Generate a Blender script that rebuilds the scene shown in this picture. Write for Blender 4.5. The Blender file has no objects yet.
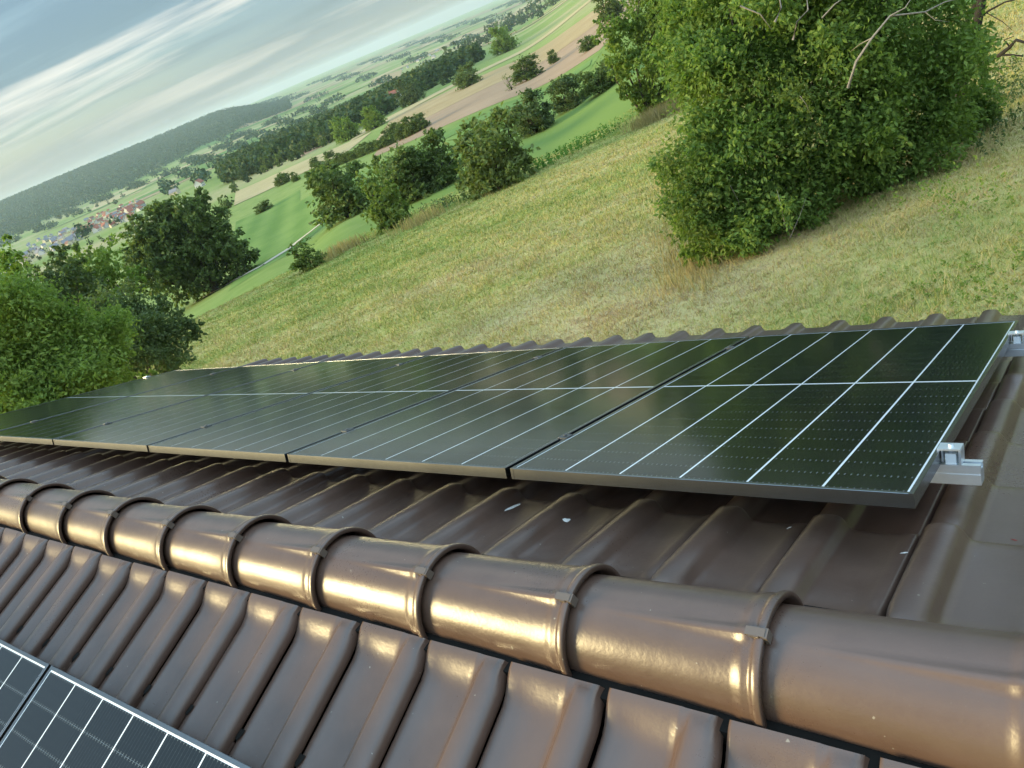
import bpy, math, random
import numpy as np
from mathutils import Matrix, Vector

# ------------------------------------------------------------------ camera, sky, sun, exposure
SC = bpy.context.scene
COL = SC.collection
R_ = math.radians
CAM = np.array([0.36, -1.3189, 1.1361])
RW = np.array([[0.77804679, 0.51458557, -0.36033996],
               [-0.01870864, -0.55436665, -0.83206226],
               [-0.62792768, 0.65412484, -0.42169600]])     # rows: image right, image down, forward
FPX = 779.7
cd = bpy.data.cameras.new('camera'); cam = bpy.data.objects.new('camera', cd); COL.objects.link(cam)
cd.sensor_width = 36; cd.lens = FPX / 1024 * 36; cd.clip_start = .02; cd.clip_end = 30000
m = Matrix.Identity(4)
for i in range(3):
    m[i][0] = RW[0][i]; m[i][1] = -RW[1][i]; m[i][2] = -RW[2][i]; m[i][3] = CAM[i]
cam.matrix_world = m
SC.camera = cam

SUN_AZ, SUN_EL = -130, 8          # degrees; azimuth from +Y towards +X
W = bpy.data.worlds.new('World'); SC.world = W; W.use_nodes = True
def NT(tree):
    L = tree.links.new
    def N(t, **kw):
        n = tree.nodes.new(t)
        for k, v in kw.items():
            if k.startswith('i_'):
                key = k[2:]; key = int(key) if key.isdigit() else key.replace('_', ' ')
                n.inputs[key].default_value = v
            else: setattr(n, k, v)
        return n
    def M(op, a, b=None, c=None, clamp=False):
        n = N('ShaderNodeMath', operation=op, use_clamp=clamp)
        for i, v in enumerate((a, b, c)):
            if v is None: continue
            if isinstance(v, (int, float)): n.inputs[i].default_value = v
            else: L(v, n.inputs[i])
        return n.outputs[0]
    def RAMP(f, stops, interp='LINEAR'):
        n = N('ShaderNodeValToRGB'); n.color_ramp.interpolation = interp; e = n.color_ramp.elements
        while len(e) < len(stops): e.new(.5)
        for q, (p, c) in zip(e, stops):
            q.position = p; q.color = (*c, 1) if len(c) == 3 else c
        if f is not None: L(f, n.inputs[0])
        return n.outputs[0]
    def MIX(f, a, b, mode='MIX'):
        n = N('ShaderNodeMix', data_type='RGBA', blend_type=mode)
        for i, v in ((0, f), (6, a), (7, b)):
            if isinstance(v, (int, float)): n.inputs[i].default_value = v
            elif isinstance(v, tuple): n.inputs[i].default_value = (*v, 1) if len(v) == 3 else v
            else: L(v, n.inputs[i])
        return n.outputs[2]
    def NOISE(vec, scale, detail=4, rough=.55, dist=0):
        n = N('ShaderNodeTexNoise', i_Scale=scale, i_Detail=detail, i_Roughness=rough, i_Distortion=dist)
        if vec is not None: L(vec, n.inputs['Vector'])
        return n.outputs[0]
    def MAP(vec, scale=(1, 1, 1), loc=(0, 0, 0), rot=(0, 0, 0)):
        n = N('ShaderNodeMapping'); n.inputs['Scale'].default_value = scale; n.inputs['Location'].default_value = loc
        n.inputs['Rotation'].default_value = rot
        L(vec, n.inputs[0]); return n.outputs[0]
    return L, N, M, RAMP, MIX, NOISE, MAP
def build_world():
    t = W.node_tree; L, N, M, RAMP, MIX, NOISE, MAP = NT(t)
    bg = t.nodes['Background']; bg.inputs[1].default_value = .15
    tc = N('ShaderNodeTexCoord').outputs['Generated']
    sp = N('ShaderNodeSeparateXYZ'); L(tc, sp.inputs[0])
    z = M('MAXIMUM', sp.outputs[2], .012)
    cb = N('ShaderNodeCombineXYZ'); L(sp.outputs[0], cb.inputs[0]); L(sp.outputs[1], cb.inputs[1]); L(z, cb.inputs[2])
    sky = N('ShaderNodeTexSky', sky_type='NISHITA', sun_disc=False, sun_elevation=R_(SUN_EL), sun_rotation=R_(SUN_AZ), altitude=200, air_density=1.0, dust_density=.8, ozone_density=1.5)
    L(cb.outputs[0], sky.inputs[0])
    # cloud layer seen on a plane overhead: streets of stratocumulus
    den = M('ADD', z, .10)
    px = M('DIVIDE', sp.outputs[0], den); py = M('DIVIDE', sp.outputs[1], den)
    pv = N('ShaderNodeCombineXYZ'); L(px, pv.inputs[0]); L(py, pv.inputs[1])
    rot = MAP(pv.outputs[0], rot=(0, 0, R_(-36)))
    pm = MAP(rot, scale=(.17, .62, 1), loc=(2.7, 1.1, 0))
    n1 = NOISE(pm, 1.15, 9, .60, .35)
    n2 = NOISE(MAP(rot, scale=(.30, .95, 1), loc=(5.4, 2.8, 3)), 1.7, 6, .55, .3)
    n3 = NOISE(MAP(rot, scale=(.22, .6, 1), loc=(7, 5, 1)), .8, 4, .5, .2)
    nish = MIX(1.0, sky.outputs[0], (.22, .22, .22), 'MULTIPLY')
    up = M('ADD', 1.0, M('MULTIPLY', M('MULTIPLY', z, z), 8.5))          # overcast skies brighten towards the zenith
    ub = N('ShaderNodeCombineXYZ')
    for k in range(3): L(up, ub.inputs[k])
    glow = MIX(1.0, sky.outputs[0], (.05, .05, .05), 'MULTIPLY')
    def cloud(c): return MIX(1.0, MIX(1.0, c, ub.outputs[0], 'MULTIPLY'), glow, 'ADD')
    veil = RAMP(n3, [(.30, (.45,) * 3), (.62, (.95,) * 3)])
    c1 = MIX(veil, nish, cloud((.150, .235, .305)))
    dk = M('ADD', M('MULTIPLY', n2, 1.0), M('MULTIPLY', M('SUBTRACT', z, .09), 2.2))
    dark = RAMP(dk, [(.40, (0,) * 3), (.60, (.95,) * 3)])
    c2 = MIX(dark, c1, cloud((.105, .168, .222)))
    lite = RAMP(M('ADD', M('MULTIPLY', n1, .8), M('MULTIPLY', n2, .2)), [(.515, (0,) * 3), (.58, (.45,) * 3), (.68, (.95,) * 3)])
    c3 = MIX(lite, c2, cloud((.80, .75, .66)))
    hz = RAMP(z, [(.0, (1,) * 3), (.10, (0,) * 3)], 'EASE')
    c4 = MIX(M('MULTIPLY', hz, .7), c3, cloud((.195, .262, .305)))
    L(c4, bg.inputs[0])
build_world()
sd = bpy.data.lights.new('sun', 'SUN'); sun = bpy.data.objects.new('sun', sd); COL.objects.link(sun)
sd.energy = 1.05; sd.angle = R_(24); sd.color = (1, .80, .40)
a_, e_ = R_(SUN_AZ), R_(SUN_EL)
sun.rotation_euler = Vector((math.sin(a_) * math.cos(e_), math.cos(a_) * math.cos(e_), math.sin(e_))).to_track_quat('Z', 'Y').to_euler()
SC.view_settings.view_transform = 'Standard'; SC.view_settings.look = 'None'
SC.view_settings.exposure = 3.05; SC.view_settings.gamma = 1
SC.cycles.volume_bounces = 1; SC.cycles.volume_step_rate = 10
SC.cycles.max_bounces = 6; SC.cycles.use_denoising = True

# ------------------------------------------------------------------ helpers
def link(o, parent=None):
    COL.objects.link(o)
    if parent is not None: o.parent = parent
    return o
def mesh_np(name, V, F, mats=(), idx=None, smooth=False):
    V = np.asarray(V, np.float32); me = bpy.data.meshes.new(name)
    if isinstance(F, np.ndarray):
        k = F.shape[1]; n = len(F)
        me.vertices.add(len(V)); me.vertices.foreach_set('co', V.ravel())
        me.loops.add(n * k); me.loops.foreach_set('vertex_index', F.astype(np.int32).ravel())
        me.polygons.add(n); me.polygons.foreach_set('loop_start', np.arange(n, dtype=np.int32) * k)
        me.update(calc_edges=True)
    else:
        me.from_pydata(V.tolist(), [], F); me.update()
    for q in mats: me.materials.append(q)
    if idx is not None: me.polygons.foreach_set('material_index', np.asarray(idx, np.int32))
    me.polygons.foreach_set('use_smooth', np.full(len(me.polygons), bool(smooth)))
    me.validate()
    return me
def obj(name, me, parent=None, loc=None, mw=None):
    o = bpy.data.objects.new(name, me)
    if mw is not None: o.matrix_basis = mw
    elif loc is not None: o.location = loc
    return link(o, parent)
def thing(name, label, cat, loc=(0, 0, 0), rotz=0, group=None, mw=None):
    o = bpy.data.objects.new(name, None); o.empty_display_size = .1
    o.location = loc; o.rotation_euler = (0, 0, rotz)
    if mw is not None: o.matrix_basis = mw
    return tag(link(o), label, cat, group)
def tag(o, label, cat, group=None):
    o['label'] = label; o['category'] = cat
    if group: o['group'] = group
    return o
def stuff(o, label=None, cat=None):
    o['kind'] = 'stuff'
    if label: o['label'] = label; o['category'] = cat
    return o
class MB:
    def __init__(s): s.v = []; s.f = []; s.m = []
    def add(s, V, F, m=0):
        b = len(s.v); s.v += [tuple(map(float, q)) for q in V]; s.f += [tuple(b + i for i in q) for q in F]; s.m += [m] * len(F); return s
    def box(s, x0, x1, y0, y1, z0, z1, m=0, M=None):
        V = [(x, y, z) for z in (z0, z1) for y in (y0, y1) for x in (x0, x1)]
        if M is not None: V = [tuple(M @ Vector(q)) for q in V]
        return s.add(V, [(0, 2, 3, 1), (4, 5, 7, 6), (0, 1, 5, 4), (2, 6, 7, 3), (0, 4, 6, 2), (1, 3, 7, 5)], m)
    def prism(s, prof, x0, x1, m=0, axis='x'):   # closed profile (a,b) swept along an axis
        n = len(prof)
        P = (lambda t, a, b: (t, a, b)) if axis == 'x' else (lambda t, a, b: (a, t, b))
        V = [P(x0, a, b) for a, b in prof] + [P(x1, a, b) for a, b in prof]
        F = [(i, (i + 1) % n, n + (i + 1) % n, n + i) for i in range(n)] + [tuple(range(n))[::-1], tuple(range(n, 2 * n))]
        return s.add(V, F, m)
    def tube(s, pts, rad, n=6, m=0):
        pts = [np.array(p, float) for p in pts]; V = []; F = []
        for i, p in enumerate(pts):
            d = pts[min(i + 1, len(pts) - 1)] - pts[max(i - 1, 0)]; d /= np.linalg.norm(d) + 1e-9
            u = np.cross(d, (0.31, .2, 1) if abs(d[2]) < .9 else (1, 0, 0)); u /= np.linalg.norm(u); w = np.cross(d, u)
            for k in range(n):
                a = 2 * math.pi * k / n; V.append(p + rad[i] * (math.cos(a) * u + math.sin(a) * w))
        for i in range(len(pts) - 1):
            for k in range(n): F.append((i * n + k, i * n + (k + 1) % n, (i + 1) * n + (k + 1) % n, (i + 1) * n + k))
        F.append(tuple(range((len(pts) - 1) * n, len(pts) * n)))
        return s.add(V, F, m)
    def mesh(s, name, mats, smooth=False): 
        return mesh_np(name, s.v, s.f, mats, s.m, smooth)
def grid_faces(nu, nv):
    i, j = np.meshgrid(np.arange(nu - 1), np.arange(nv - 1), indexing='ij')
    a = (i * nv + j).ravel()
    return np.stack([a, a + nv, a + nv + 1, a + 1], 1)

# ------------------------------------------------------------------ materials
def mat(name):
    q = bpy.data.materials.new(name); q.use_nodes = True
    return q, q.node_tree.nodes['Principled BSDF'], NT(q.node_tree)
def setp(b, col=None, rough=None, metal=None, spec=None, coat=None, coat_r=None):
    if col is not None: b.inputs['Base Color'].default_value = (*col, 1)
    for k, v in (('Roughness', rough), ('Metallic', metal), ('Specular IOR Level', spec), ('Coat Weight', coat), ('Coat Roughness', coat_r)):
        if v is not None: b.inputs[k].default_value = v
def bump(tools, b, h, strength=.2, dist=.01):
    L, N = tools[:2]
    n = N('ShaderNodeBump', i_Strength=strength, i_Distance=dist); L(h, n.inputs['Height']); L(n.outputs[0], b.inputs['Normal'])
def tile_mat(name, dark=1.0):
    q, b, T = mat(name); L, N, M, RAMP, MIX, NOISE, MAP = T
    geo = N('ShaderNodeNewGeometry'); pos = geo.outputs['Position']
    oi = N('ShaderNodeObjectInfo').outputs['Random']
    n1 = NOISE(pos, 9, 5, .6); n2 = NOISE(pos, 130, 3, .6); n3 = NOISE(pos, 2.2, 3, .5)
    base = RAMP(n1, [(.3, (.068, .041, .030)), (.7, (.098, .062, .047))])
    base = MIX(M('MULTIPLY', oi, .6), base, (.106, .064, .048))
    speck = RAMP(NOISE(pos, 260, 2, .5), [(.72, (0,) * 3), (.78, (1,) * 3)])
    dust = M('MULTIPLY', speck, RAMP(n3, [(.4, (0,) * 3), (.7, (.5,) * 3)]))
    base = MIX(dust, base, (.20, .17, .14))
    chip = RAMP(NOISE(pos, 75, 2, .4), [(.765, (0,) * 3), (.785, (.8,) * 3)])
    base = MIX(chip, base, (.26, .23, .19))
    L(base, b.inputs['Base Color'])
    r = M('ADD', M('MULTIPLY', n2, .10), M('ADD', M('MULTIPLY', n3, .14), .185)); L(r, b.inputs['Roughness'])
    setp(b, spec=.65)
    h = M('ADD', M('MULTIPLY', n2, .25), M('MULTIPLY', NOISE(pos, 14, 3, .5), 1.0))
    bump(T, b, h, .25, .004)
    return q
M_TILE = tile_mat('brown engobed tile')
def simple(name, col, rough=.6, metal=0, spec=.5, nscale=None, namp=.25, bumpd=None, coat=None, coat_r=None):
    q, b, T = mat(name); L, N, M, RAMP, MIX, NOISE, MAP = T
    setp(b, col, rough, metal, spec, coat, coat_r)
    if nscale:
        pos = N('ShaderNodeNewGeometry').outputs['Position']; n = NOISE(pos, nscale, 4)
        L(RAMP(n, [(.25, tuple(c * (1 - namp) for c in col)), (.75, tuple(min(1, c * (1 + namp)) for c in col))]), b.inputs['Base Color'])
        if bumpd: bump(T, b, n, .5, bumpd)
    return q
M_ALU = simple('anodised aluminium', (.20, .21, .22), .26, 1.0, .5, 60, .06)
M_RAIL = simple('mill aluminium', (.80, .85, .90), .42, 1.0, .5, 40, .06)
M_BACK = simple('white laminate', (.86, .88, .88), .35, 0, .5, coat=1, coat_r=.10)
M_DARK = simple('dark underlay', (.008, .007, .006), .9, 0, .2)
M_PLASTER = simple('rough plaster', (.55, .52, .46), .9, 0, .2, 8, .15, .01)
M_WOOD = simple('dark wood', (.06, .035, .02), .7, 0, .3, 12, .3)
M_CLIP = simple('brown coated clip', (.11, .085, .07), .45, 0, .5)
M_DROP = simple('chalky white', (.82, .82, .78), .9, 0, .2, 300, .25)
def cell_mat():
    q, b, T = mat('silicon cell under glass'); L, N, M, RAMP, MIX, NOISE, MAP = T
    sp = N('ShaderNodeSeparateXYZ'); L(N('ShaderNodeTexCoord').outputs['Generated'], sp.inputs[0])
    x, y = sp.outputs[0], sp.outputs[1]
    fx = M('ABSOLUTE', M('SUBTRACT', M('FRACT', M('MULTIPLY', x, 12)), .5))
    line = M('LESS_THAN', fx, .035)
    ye = M('ABSOLUTE', M('SUBTRACT', y, .5))
    pad = M('MULTIPLY', M('LESS_THAN', fx, .11), M('GREATER_THAN', ye, .445))
    mid = M('MULTIPLY', M('LESS_THAN', fx, .07), M('LESS_THAN', M('ABSOLUTE', M('SUBTRACT', ye, .2)), .03))
    f = M('MAXIMUM', M('MULTIPLY', line, .06), M('MAXIMUM', M('MULTIPLY', pad, .27), M('MULTIPLY', mid, .05)))
    oi = N('ShaderNodeObjectInfo').outputs['Random']
    base = MIX(oi, (.0055, .0070, .0075), (.0080, .0095, .0105))
    L(MIX(f, base, (.36, .40, .38)), b.inputs['Base Color'])
    setp(b, rough=.6, spec=0.0, coat=1, coat_r=.085)
    b.inputs['Coat IOR'].default_value = 1.44
    pos = N('ShaderNodeNewGeometry').outputs['Position']
    dirt = NOISE(pos, 5, 5, .6)
    L(M('ADD', M('MULTIPLY', dirt, .09), .075), b.inputs['Coat Roughness'])
    return q
M_CELL = cell_mat()
def leaf_mat(name, c0, c1, trans=.35, c2=None, sat=.12):
    q = bpy.data.materials.new(name); q.use_nodes = True; t = q.node_tree; T = NT(t); L, N, M, RAMP, MIX, NOISE, MAP = T
    b = t.nodes['Principled BSDF']; out = t.nodes['Material Output']
    geo = N('ShaderNodeNewGeometry'); rnd = geo.outputs['Random Per Island']; pos = geo.outputs['Position']
    n = NOISE(pos, 1.1, 3, .6)
    f = M('ADD', M('MULTIPLY', rnd, .55), M('MULTIPLY', M('SUBTRACT', n, .28), .9), clamp=True)
    stops = [(.1, c0), (.85, c1)]
    if c2: stops.append((.97, c2))
    col = RAMP(f, stops)
    L(col, b.inputs['Base Color']); setp(b, rough=.6, spec=.2)
    tr = N('ShaderNodeBsdfTranslucent'); L(MIX(1.0, col, (1.25, 1.35, .6), 'MULTIPLY'), tr.inputs[0])
    mx = N('ShaderNodeMixShader'); mx.inputs[0].default_value = trans
    L(b.outputs[0], mx.inputs[1]); L(tr.outputs[0], mx.inputs[2]); L(mx.outputs[0], out.inputs[0])
    return q
LF_THICKET = leaf_mat('thicket leaves', (.095, .165, .040), (.22, .32, .08), .42, (.33, .37, .09))
LF_BRIGHT = leaf_mat('bright leaves', (.105, .18, .040), (.24, .33, .085), .42, (.33, .38, .10))
LF_DARK = leaf_mat('dark leaves', (.072, .118, .040), (.16, .215, .070), .36)
LF_GREY = leaf_mat('grey green leaves', (.065, .105, .045), (.135, .185, .075), .35)
LF_RUST = leaf_mat('rust tinged leaves', (.10, .14, .045), (.19, .24, .075), .36, (.24, .14, .07))
LF_FAR = leaf_mat('woodland leaves', (.030, .066, .026), (.080, .125, .044), .2)
LF_PALE = leaf_mat('pale yellow green leaves', (.09, .14, .035), (.17, .23, .06), .4)
LF_NETTLE = leaf_mat('nettle leaves', (.06, .16, .03), (.11, .24, .05), .35)
M_BARK = simple('bark', (.085, .07, .055), .9, 0, .2, 25, .4, .01)
M_DEAD = simple('weathered dead wood', (.26, .23, .20), .85, 0, .2, 30, .35, .005)
M_DKBARK = simple('dark bark', (.035, .032, .030), .9, 0, .2, 25, .4, .01)

# ------------------------------------------------------------------ terrain
PHI0, GR, C0 = R_(-42), .135, 3.78
TAB = {  # azimuth: (distance, elevation angle seen from the camera)
    -80: [(40, -11.0), (75, -10.6), (120, -9.0), (200, -7.0), (300, -5.6), (450, -4.4), (700, -3.3), (900, -2.65), (1450, -1.55), (2000, -.35), (2400, .42), (4000, .1), (9000, -.05)],
    -65: [(54, -11.0), (75, -11.6), (120, -10.2), (200, -7.7), (300, -6.0), (450, -4.7), (700, -3.4), (900, -2.7), (1450, -1.62), (2000, -.45), (2450, .30), (4000, .0), (9000, -.05)],
    -55: [(62, -11.0), (85, -10.6), (120, -9.6), (190, -7.6), (300, -5.7), (430, -4.7), (700, -3.35), (950, -2.6), (1500, -1.55), (2100, -.45), (2600, .18), (4000, -.1), (9000, -.08)],
    -50: [(64, -11.0), (85, -9.7), (120, -8.8), (180, -7.3), (260, -6.0), (330, -5.3), (450, -4.4), (700, -3.3), (1000, -2.45), (1600, -1.5), (2600, -.75), (4000, -.35), (9000, -.10)],
    -35: [(64, -11.0), (90, -8.8), (120, -7.6), (160, -6.7), (220, -5.7), (300, -4.8), (400, -4.1), (600, -3.3), (1000, -2.4), (2000, -1.2), (4000, -.62), (7000, -.25), (9000, -.15)],
    -25: [(53, -11.0), (75, -8.2), (105, -6.6), (150, -5.2), (220, -4.1), (300, -3.2), (430, -2.3), (700, -1.4), (1200, -.8), (3000, -.3), (9000, -.1)],
    0: [(43, -11.0), (75, -8.0), (120, -5.6), (220, -3.6), (400, -1.9), (800, -.7), (2000, -.2), (9000, -.05)],
}
for q in TAB.values():
    for i, (r, e) in enumerate(q): q[i] = (min(13000 + i, r * (1 + min(1, max(0, (r - 600) / 600)))), e)
RMAX = 13000
RN = np.exp(np.linspace(math.log(38), math.log(RMAX), 90))
AZN = sorted(TAB)
ELT = np.array([np.interp(np.log(RN), np.log([q[0] for q in TAB[a]]), [math.tan(R_(q[1])) for q in TAB[a]]) for a in AZN])
def sstep(a, b, x):
    t = np.clip((x - a) / (b - a), 0, 1); return t * t * (3 - 2 * t)
def zt(x, y):
    x = np.asarray(x, float); y = np.asarray(y, float)
    dx, dy = x - CAM[0], y - CAM[1]
    r = np.hypot(dx, dy) + 1e-6; ph = np.arctan2(dx, dy); pd = np.degrees(ph)
    s = GR * np.cos(ph - PHI0)
    zp = -C0 - s * r
    re = np.clip(C0 / np.maximum(.194 - s, .03), 30, 80)
    lr = (np.log(np.clip(r, 38, RMAX)) - math.log(38)) / (math.log(RMAX) - math.log(38)) * 89
    i = np.clip(lr.astype(int), 0, 88); fr = lr - i
    a = np.interp(pd, AZN, np.arange(len(AZN))); j = np.clip(a.astype(int), 0, len(AZN) - 2); fa = a - j
    fa = fa * fa * (3 - 2 * fa)
    tv = (ELT[j, i] * (1 - fr) + ELT[j, i + 1] * fr) * (1 - fa) + (ELT[j + 1, i] * (1 - fr) + ELT[j + 1, i + 1] * fr) * fa
    zf = tv * r
    w = sstep(.93, 1.12, r / re)
    zfront = zp * (1 - w) + zf * w
    rc = np.minimum(r, 60)
    zrear = -C0 - s * rc - (r - rc) * .002
    dev = np.minimum(np.abs((pd + 38 + 180) % 360 - 180), 180)
    wr = sstep(52, 95, dev) * sstep(12, 30, r)
    z = zfront * (1 - wr) + zrear * wr
    z = z + .05 * np.sin(x * 1.7 + y * .6) * np.sin(y * 1.3 - x * .4) * sstep(5, 9, r) * (1 - sstep(60, 90, r))
    z = z + 1.2 * np.sin(x * .021 + 1) * np.sin(y * .017 + x * .006) * sstep(250, 600, r)
    return z + CAM[2]
def ray(px, py):
    d = RW.T @ np.array([(px - 512) / FPX, (py - 384) / FPX, 1.]); return d / np.linalg.norm(d)
RS = np.exp(np.linspace(math.log(4), math.log(13500), 3000))
def at(px, py):
    """ground point seen at a place in the photograph"""
    d = ray(px, py); h = math.hypot(d[0], d[1]); P = CAM + np.outer(RS / h, d)
    below = P[:, 2] < zt(P[:, 0], P[:, 1])
    k = int(np.argmax(below)) if below.any() else len(RS) - 1
    p = P[k]; return np.array([p[0], p[1], float(zt(p[0], p[1]))])
def rng_of(p): return math.hypot(p[0] - CAM[0], p[1] - CAM[1])
def along(px, py, r):
    d = ray(px, py); return CAM + d * (r / math.hypot(d[0], d[1]))
def ground_mats():
    q, b, T = mat('meadow ground'); L, N, M, RAMP, MIX, NOISE, MAP = T
    pos = N('ShaderNodeNewGeometry').outputs['Position']
    rp = MAP(pos, rot=(0, 0, R_(-42)))
    n = NOISE(MAP(rp, scale=(.07, .16, .1)), 1, 5, .6, .4); n2 = NOISE(pos, 3.0, 5, .65); n3 = NOISE(pos, 40, 3, .6)
    f = M('ADD', M('MULTIPLY', n, .8), M('ADD', M('MULTIPLY', M('SUBTRACT', n2, .12), .52), M('MULTIPLY', n3, .18)))
    vd = N('ShaderNodeVectorMath', operation='DISTANCE'); L(pos, vd.inputs[0]); vd.inputs[1].default_value = (-3.6, 12.0, -3.8)
    f = M('ADD', f, M('MULTIPLY', M('SUBTRACT', 1.0, M('DIVIDE', vd.outputs['Value'], 8.0), clamp=True), .10))      # dry litter round the thicket
    sx = N('ShaderNodeSeparateXYZ'); L(pos, sx.inputs[0])
    f = M('SUBTRACT', f, M('MULTIPLY', M('DIVIDE', M('SUBTRACT', -9.0, sx.outputs[0]), 30.0, clamp=True), .16))
    L(RAMP(f, [(.38, (.15, .22, .044)), (.53, (.265, .30, .078)), (.66, (.40, .36, .132)), (.80, (.50, .415, .20)), (.93, (.30, .22, .12))]), b.inputs['Base Color'])
    setp(b, rough=.95, spec=.1); bump(T, b, n3, .6, .03)
    g = simple('valley grassland', (.125, .165, .055), .95, 0, .1)
    t = g.node_tree; L, N, M, RAMP, MIX, NOISE, MAP = NT(t)
    pos = N('ShaderNodeNewGeometry').outputs['Position']
    f = M('ADD', M('MULTIPLY', NOISE(pos, .006, 4, .5), .75), M('MULTIPLY', NOISE(pos, .25, 4), .3))
    ds = N('ShaderNodeVectorMath', operation='DISTANCE'); L(pos, ds.inputs[0]); ds.inputs[1].default_value = tuple(CAM)
    f = M('SUBTRACT', f, M('MULTIPLY', M('SUBTRACT', 1.0, M('DIVIDE', ds.outputs['Value'], 420.0), clamp=True), .24))     # the fresh grass of the slope below the house
    L(RAMP(f, [(.36, (.145, .215, .052)), (.50, (.22, .275, .085)), (.60, (.30, .29, .14)), (.70, (.38, .32, .17))]), t.nodes['Principled BSDF'].inputs['Base Color'])
    return q, g
M_MEADOW, M_VALLEY = ground_mats()
T_R = np.concatenate([[0.4], np.exp(np.linspace(math.log(2.5), math.log(RMAX), 320))])
T_A = np.concatenate([np.arange(-84, 14, .4), np.arange(14, 276, 4.0)])
def zm(x, y):
    """height of the built ground sheet (straight between its rings and spokes)"""
    x = np.asarray(x, float); y = np.asarray(y, float); dx, dy = x - CAM[0], y - CAM[1]
    r = np.hypot(dx, dy); a = np.degrees(np.arctan2(dx, dy))
    i = np.clip(np.searchsorted(T_R, r) - 1, 0, len(T_R) - 2); j = np.clip(np.searchsorted(T_A, a) - 1, 0, len(T_A) - 2)
    fr = (r - T_R[i]) / (T_R[i + 1] - T_R[i]); fa = (a - T_A[j]) / (T_A[j + 1] - T_A[j])
    def zz(i, j): return zt(CAM[0] + T_R[i] * np.sin(np.radians(T_A[j])), CAM[1] + T_R[i] * np.cos(np.radians(T_A[j])))
    return (zz(i, j) * (1 - fr) + zz(i + 1, j) * fr) * (1 - fa) + (zz(i, j + 1) * (1 - fr) + zz(i + 1, j + 1) * fr) * fa
def build_terrain():
    rr, az = T_R, T_A
    RR, AA = np.meshgrid(rr, np.radians(az), indexing='ij')
    X = CAM[0] + RR * np.sin(AA); Y = CAM[1] + RR * np.cos(AA)
    Z = zt(X, Y); Z[0] = Z[0].mean()
    V = np.stack([X, Y, Z], -1).reshape(-1, 3); nr, na = RR.shape
    i, j = np.meshgrid(np.arange(nr - 1), np.arange(na), indexing='ij'); j2 = (j + 1) % na
    F = np.stack([i * na + j, (i + 1) * na + j, (i + 1) * na + j2, i * na + j2], -1).reshape(-1, 4)[:, ::-1]
    s = GR * np.cos(AA - PHI0); re = np.clip(C0 / np.maximum(.194 - s, .03), 30, 80)
    idx = (RR[:-1] > re[:-1] * 1.02).astype(int).reshape(-1)
    o = obj('ground', mesh_np('ground', V, F, [M_MEADOW, M_VALLEY], idx, True)); o['kind'] = 'structure'
build_terrain()

def field_mat(name, a, b_, stripe_dir=0, stripes=0, scale=.05):
    q, b, T = mat(name); L, N, M, RAMP, MIX, NOISE, MAP = T
    pos = N('ShaderNodeNewGeometry').outputs['Position']
    n = M('ADD', M('MULTIPLY', NOISE(pos, scale, 5, .6), .7), M('MULTIPLY', NOISE(pos, .9, 4, .6), .3))
    if stripes:
        sx = N('ShaderNodeSeparateXYZ'); L(MAP(pos, rot=(0, 0, stripe_dir)), sx.inputs[0])
        w = M('MULTIPLY', M('SINE', M('MULTIPLY', sx.outputs[0], stripes)), .10)
        n = M('ADD', n, w)
    L(RAMP(n, [(.35, a), (.65, b_)]), b.inputs['Base Color']); setp(b, rough=.95, spec=.1)
    return q
def field(name, corners, material, label=None, n=(60, 24), lift=.03, thick=0):
    P = [at(*c) for c in corners]            # four corners, ordered round the field
    u = np.linspace(0, 1, n[0])[:, None, None]; v = np.linspace(0, 1, n[1])[None, :, None]
    XY = (P[0][:2] * (1 - u) + P[1][:2] * u) * (1 - v) + (P[3][:2] * (1 - u) + P[2][:2] * u) * v
    r = np.hypot(XY[..., 0] - CAM[0], XY[..., 1] - CAM[1])
    Z = zm(XY[..., 0], XY[..., 1]) + lift * .35 + .0002 * r
    V = np.concatenate([XY, Z[..., None]], -1).reshape(-1, 3)
    F = grid_faces(*n)
    p = V[F[0]]; nz = np.cross(p[1] - p[0], p[2] - p[0])[2]
    if nz < 0: F = F[:, ::-1]
    o = obj(name, mesh_np(name, V, F, [material], None, True)); o['kind'] = 'structure'
    if label: o['label'] = label
    return o
FM_GREEN = field_mat('green crop', (.10, .18, .042), (.16, .24, .064), R_(-50), .9)
FM_LIGHT = field_mat('light green crop', (.10, .19, .05), (.15, .23, .07))
FM_STRAW = field_mat('straw field', (.30, .22, .11), (.38, .29, .16))
FM_STUB = field_mat('reddish stubble', (.28, .195, .125), (.35, .25, .165))
FM_PALE = field_mat('pale straw field', (.36, .30, .15), (.44, .36, .2))
FM_PATH = field_mat('gravel path', (.46, .41, .31), (.56, .50, .40))

# ------------------------------------------------------------------ the roof
AL = R_(19.276); CA, SA = math.cos(AL), math.sin(AL)
PW, PL, GAP = 1.046, 1.869, .0184            # panel width, length, gap between panels
VF, WF = np.array([0, CA, -SA]), np.array([0, SA, CA])       # far slope: downhill, outward
VN, WN = np.array([0, -CA, -SA]), np.array([0, -SA, CA])     # near slope
HC = .12                                      # panel face above tile crest
APEX = VF * (-.44) - WF * HC
TW, TC = .2405, .340                          # tile cover width, cover length
def far_m(u, v, w=0):                         # frame on the far slope: x along ridge, y downhill, z outward
    p = np.array([u, 0, 0]) + VF * v + WF * w
    return Matrix(((1, 0, 0, p[0]), (0, VF[1], WF[1], p[1]), (0, VF[2], WF[2], p[2]), (0, 0, 0, 1))) 
def near_m(u, s, w=0):
    p = np.array([u, 0, 0]) + APEX + VN * s + WN * w
    return Matrix(((-1, 0, 0, p[0]), (0, VN[1], WN[1], p[1]), (0, VN[2], WN[2], p[2]), (0, 0, 0, 1)))
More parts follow.
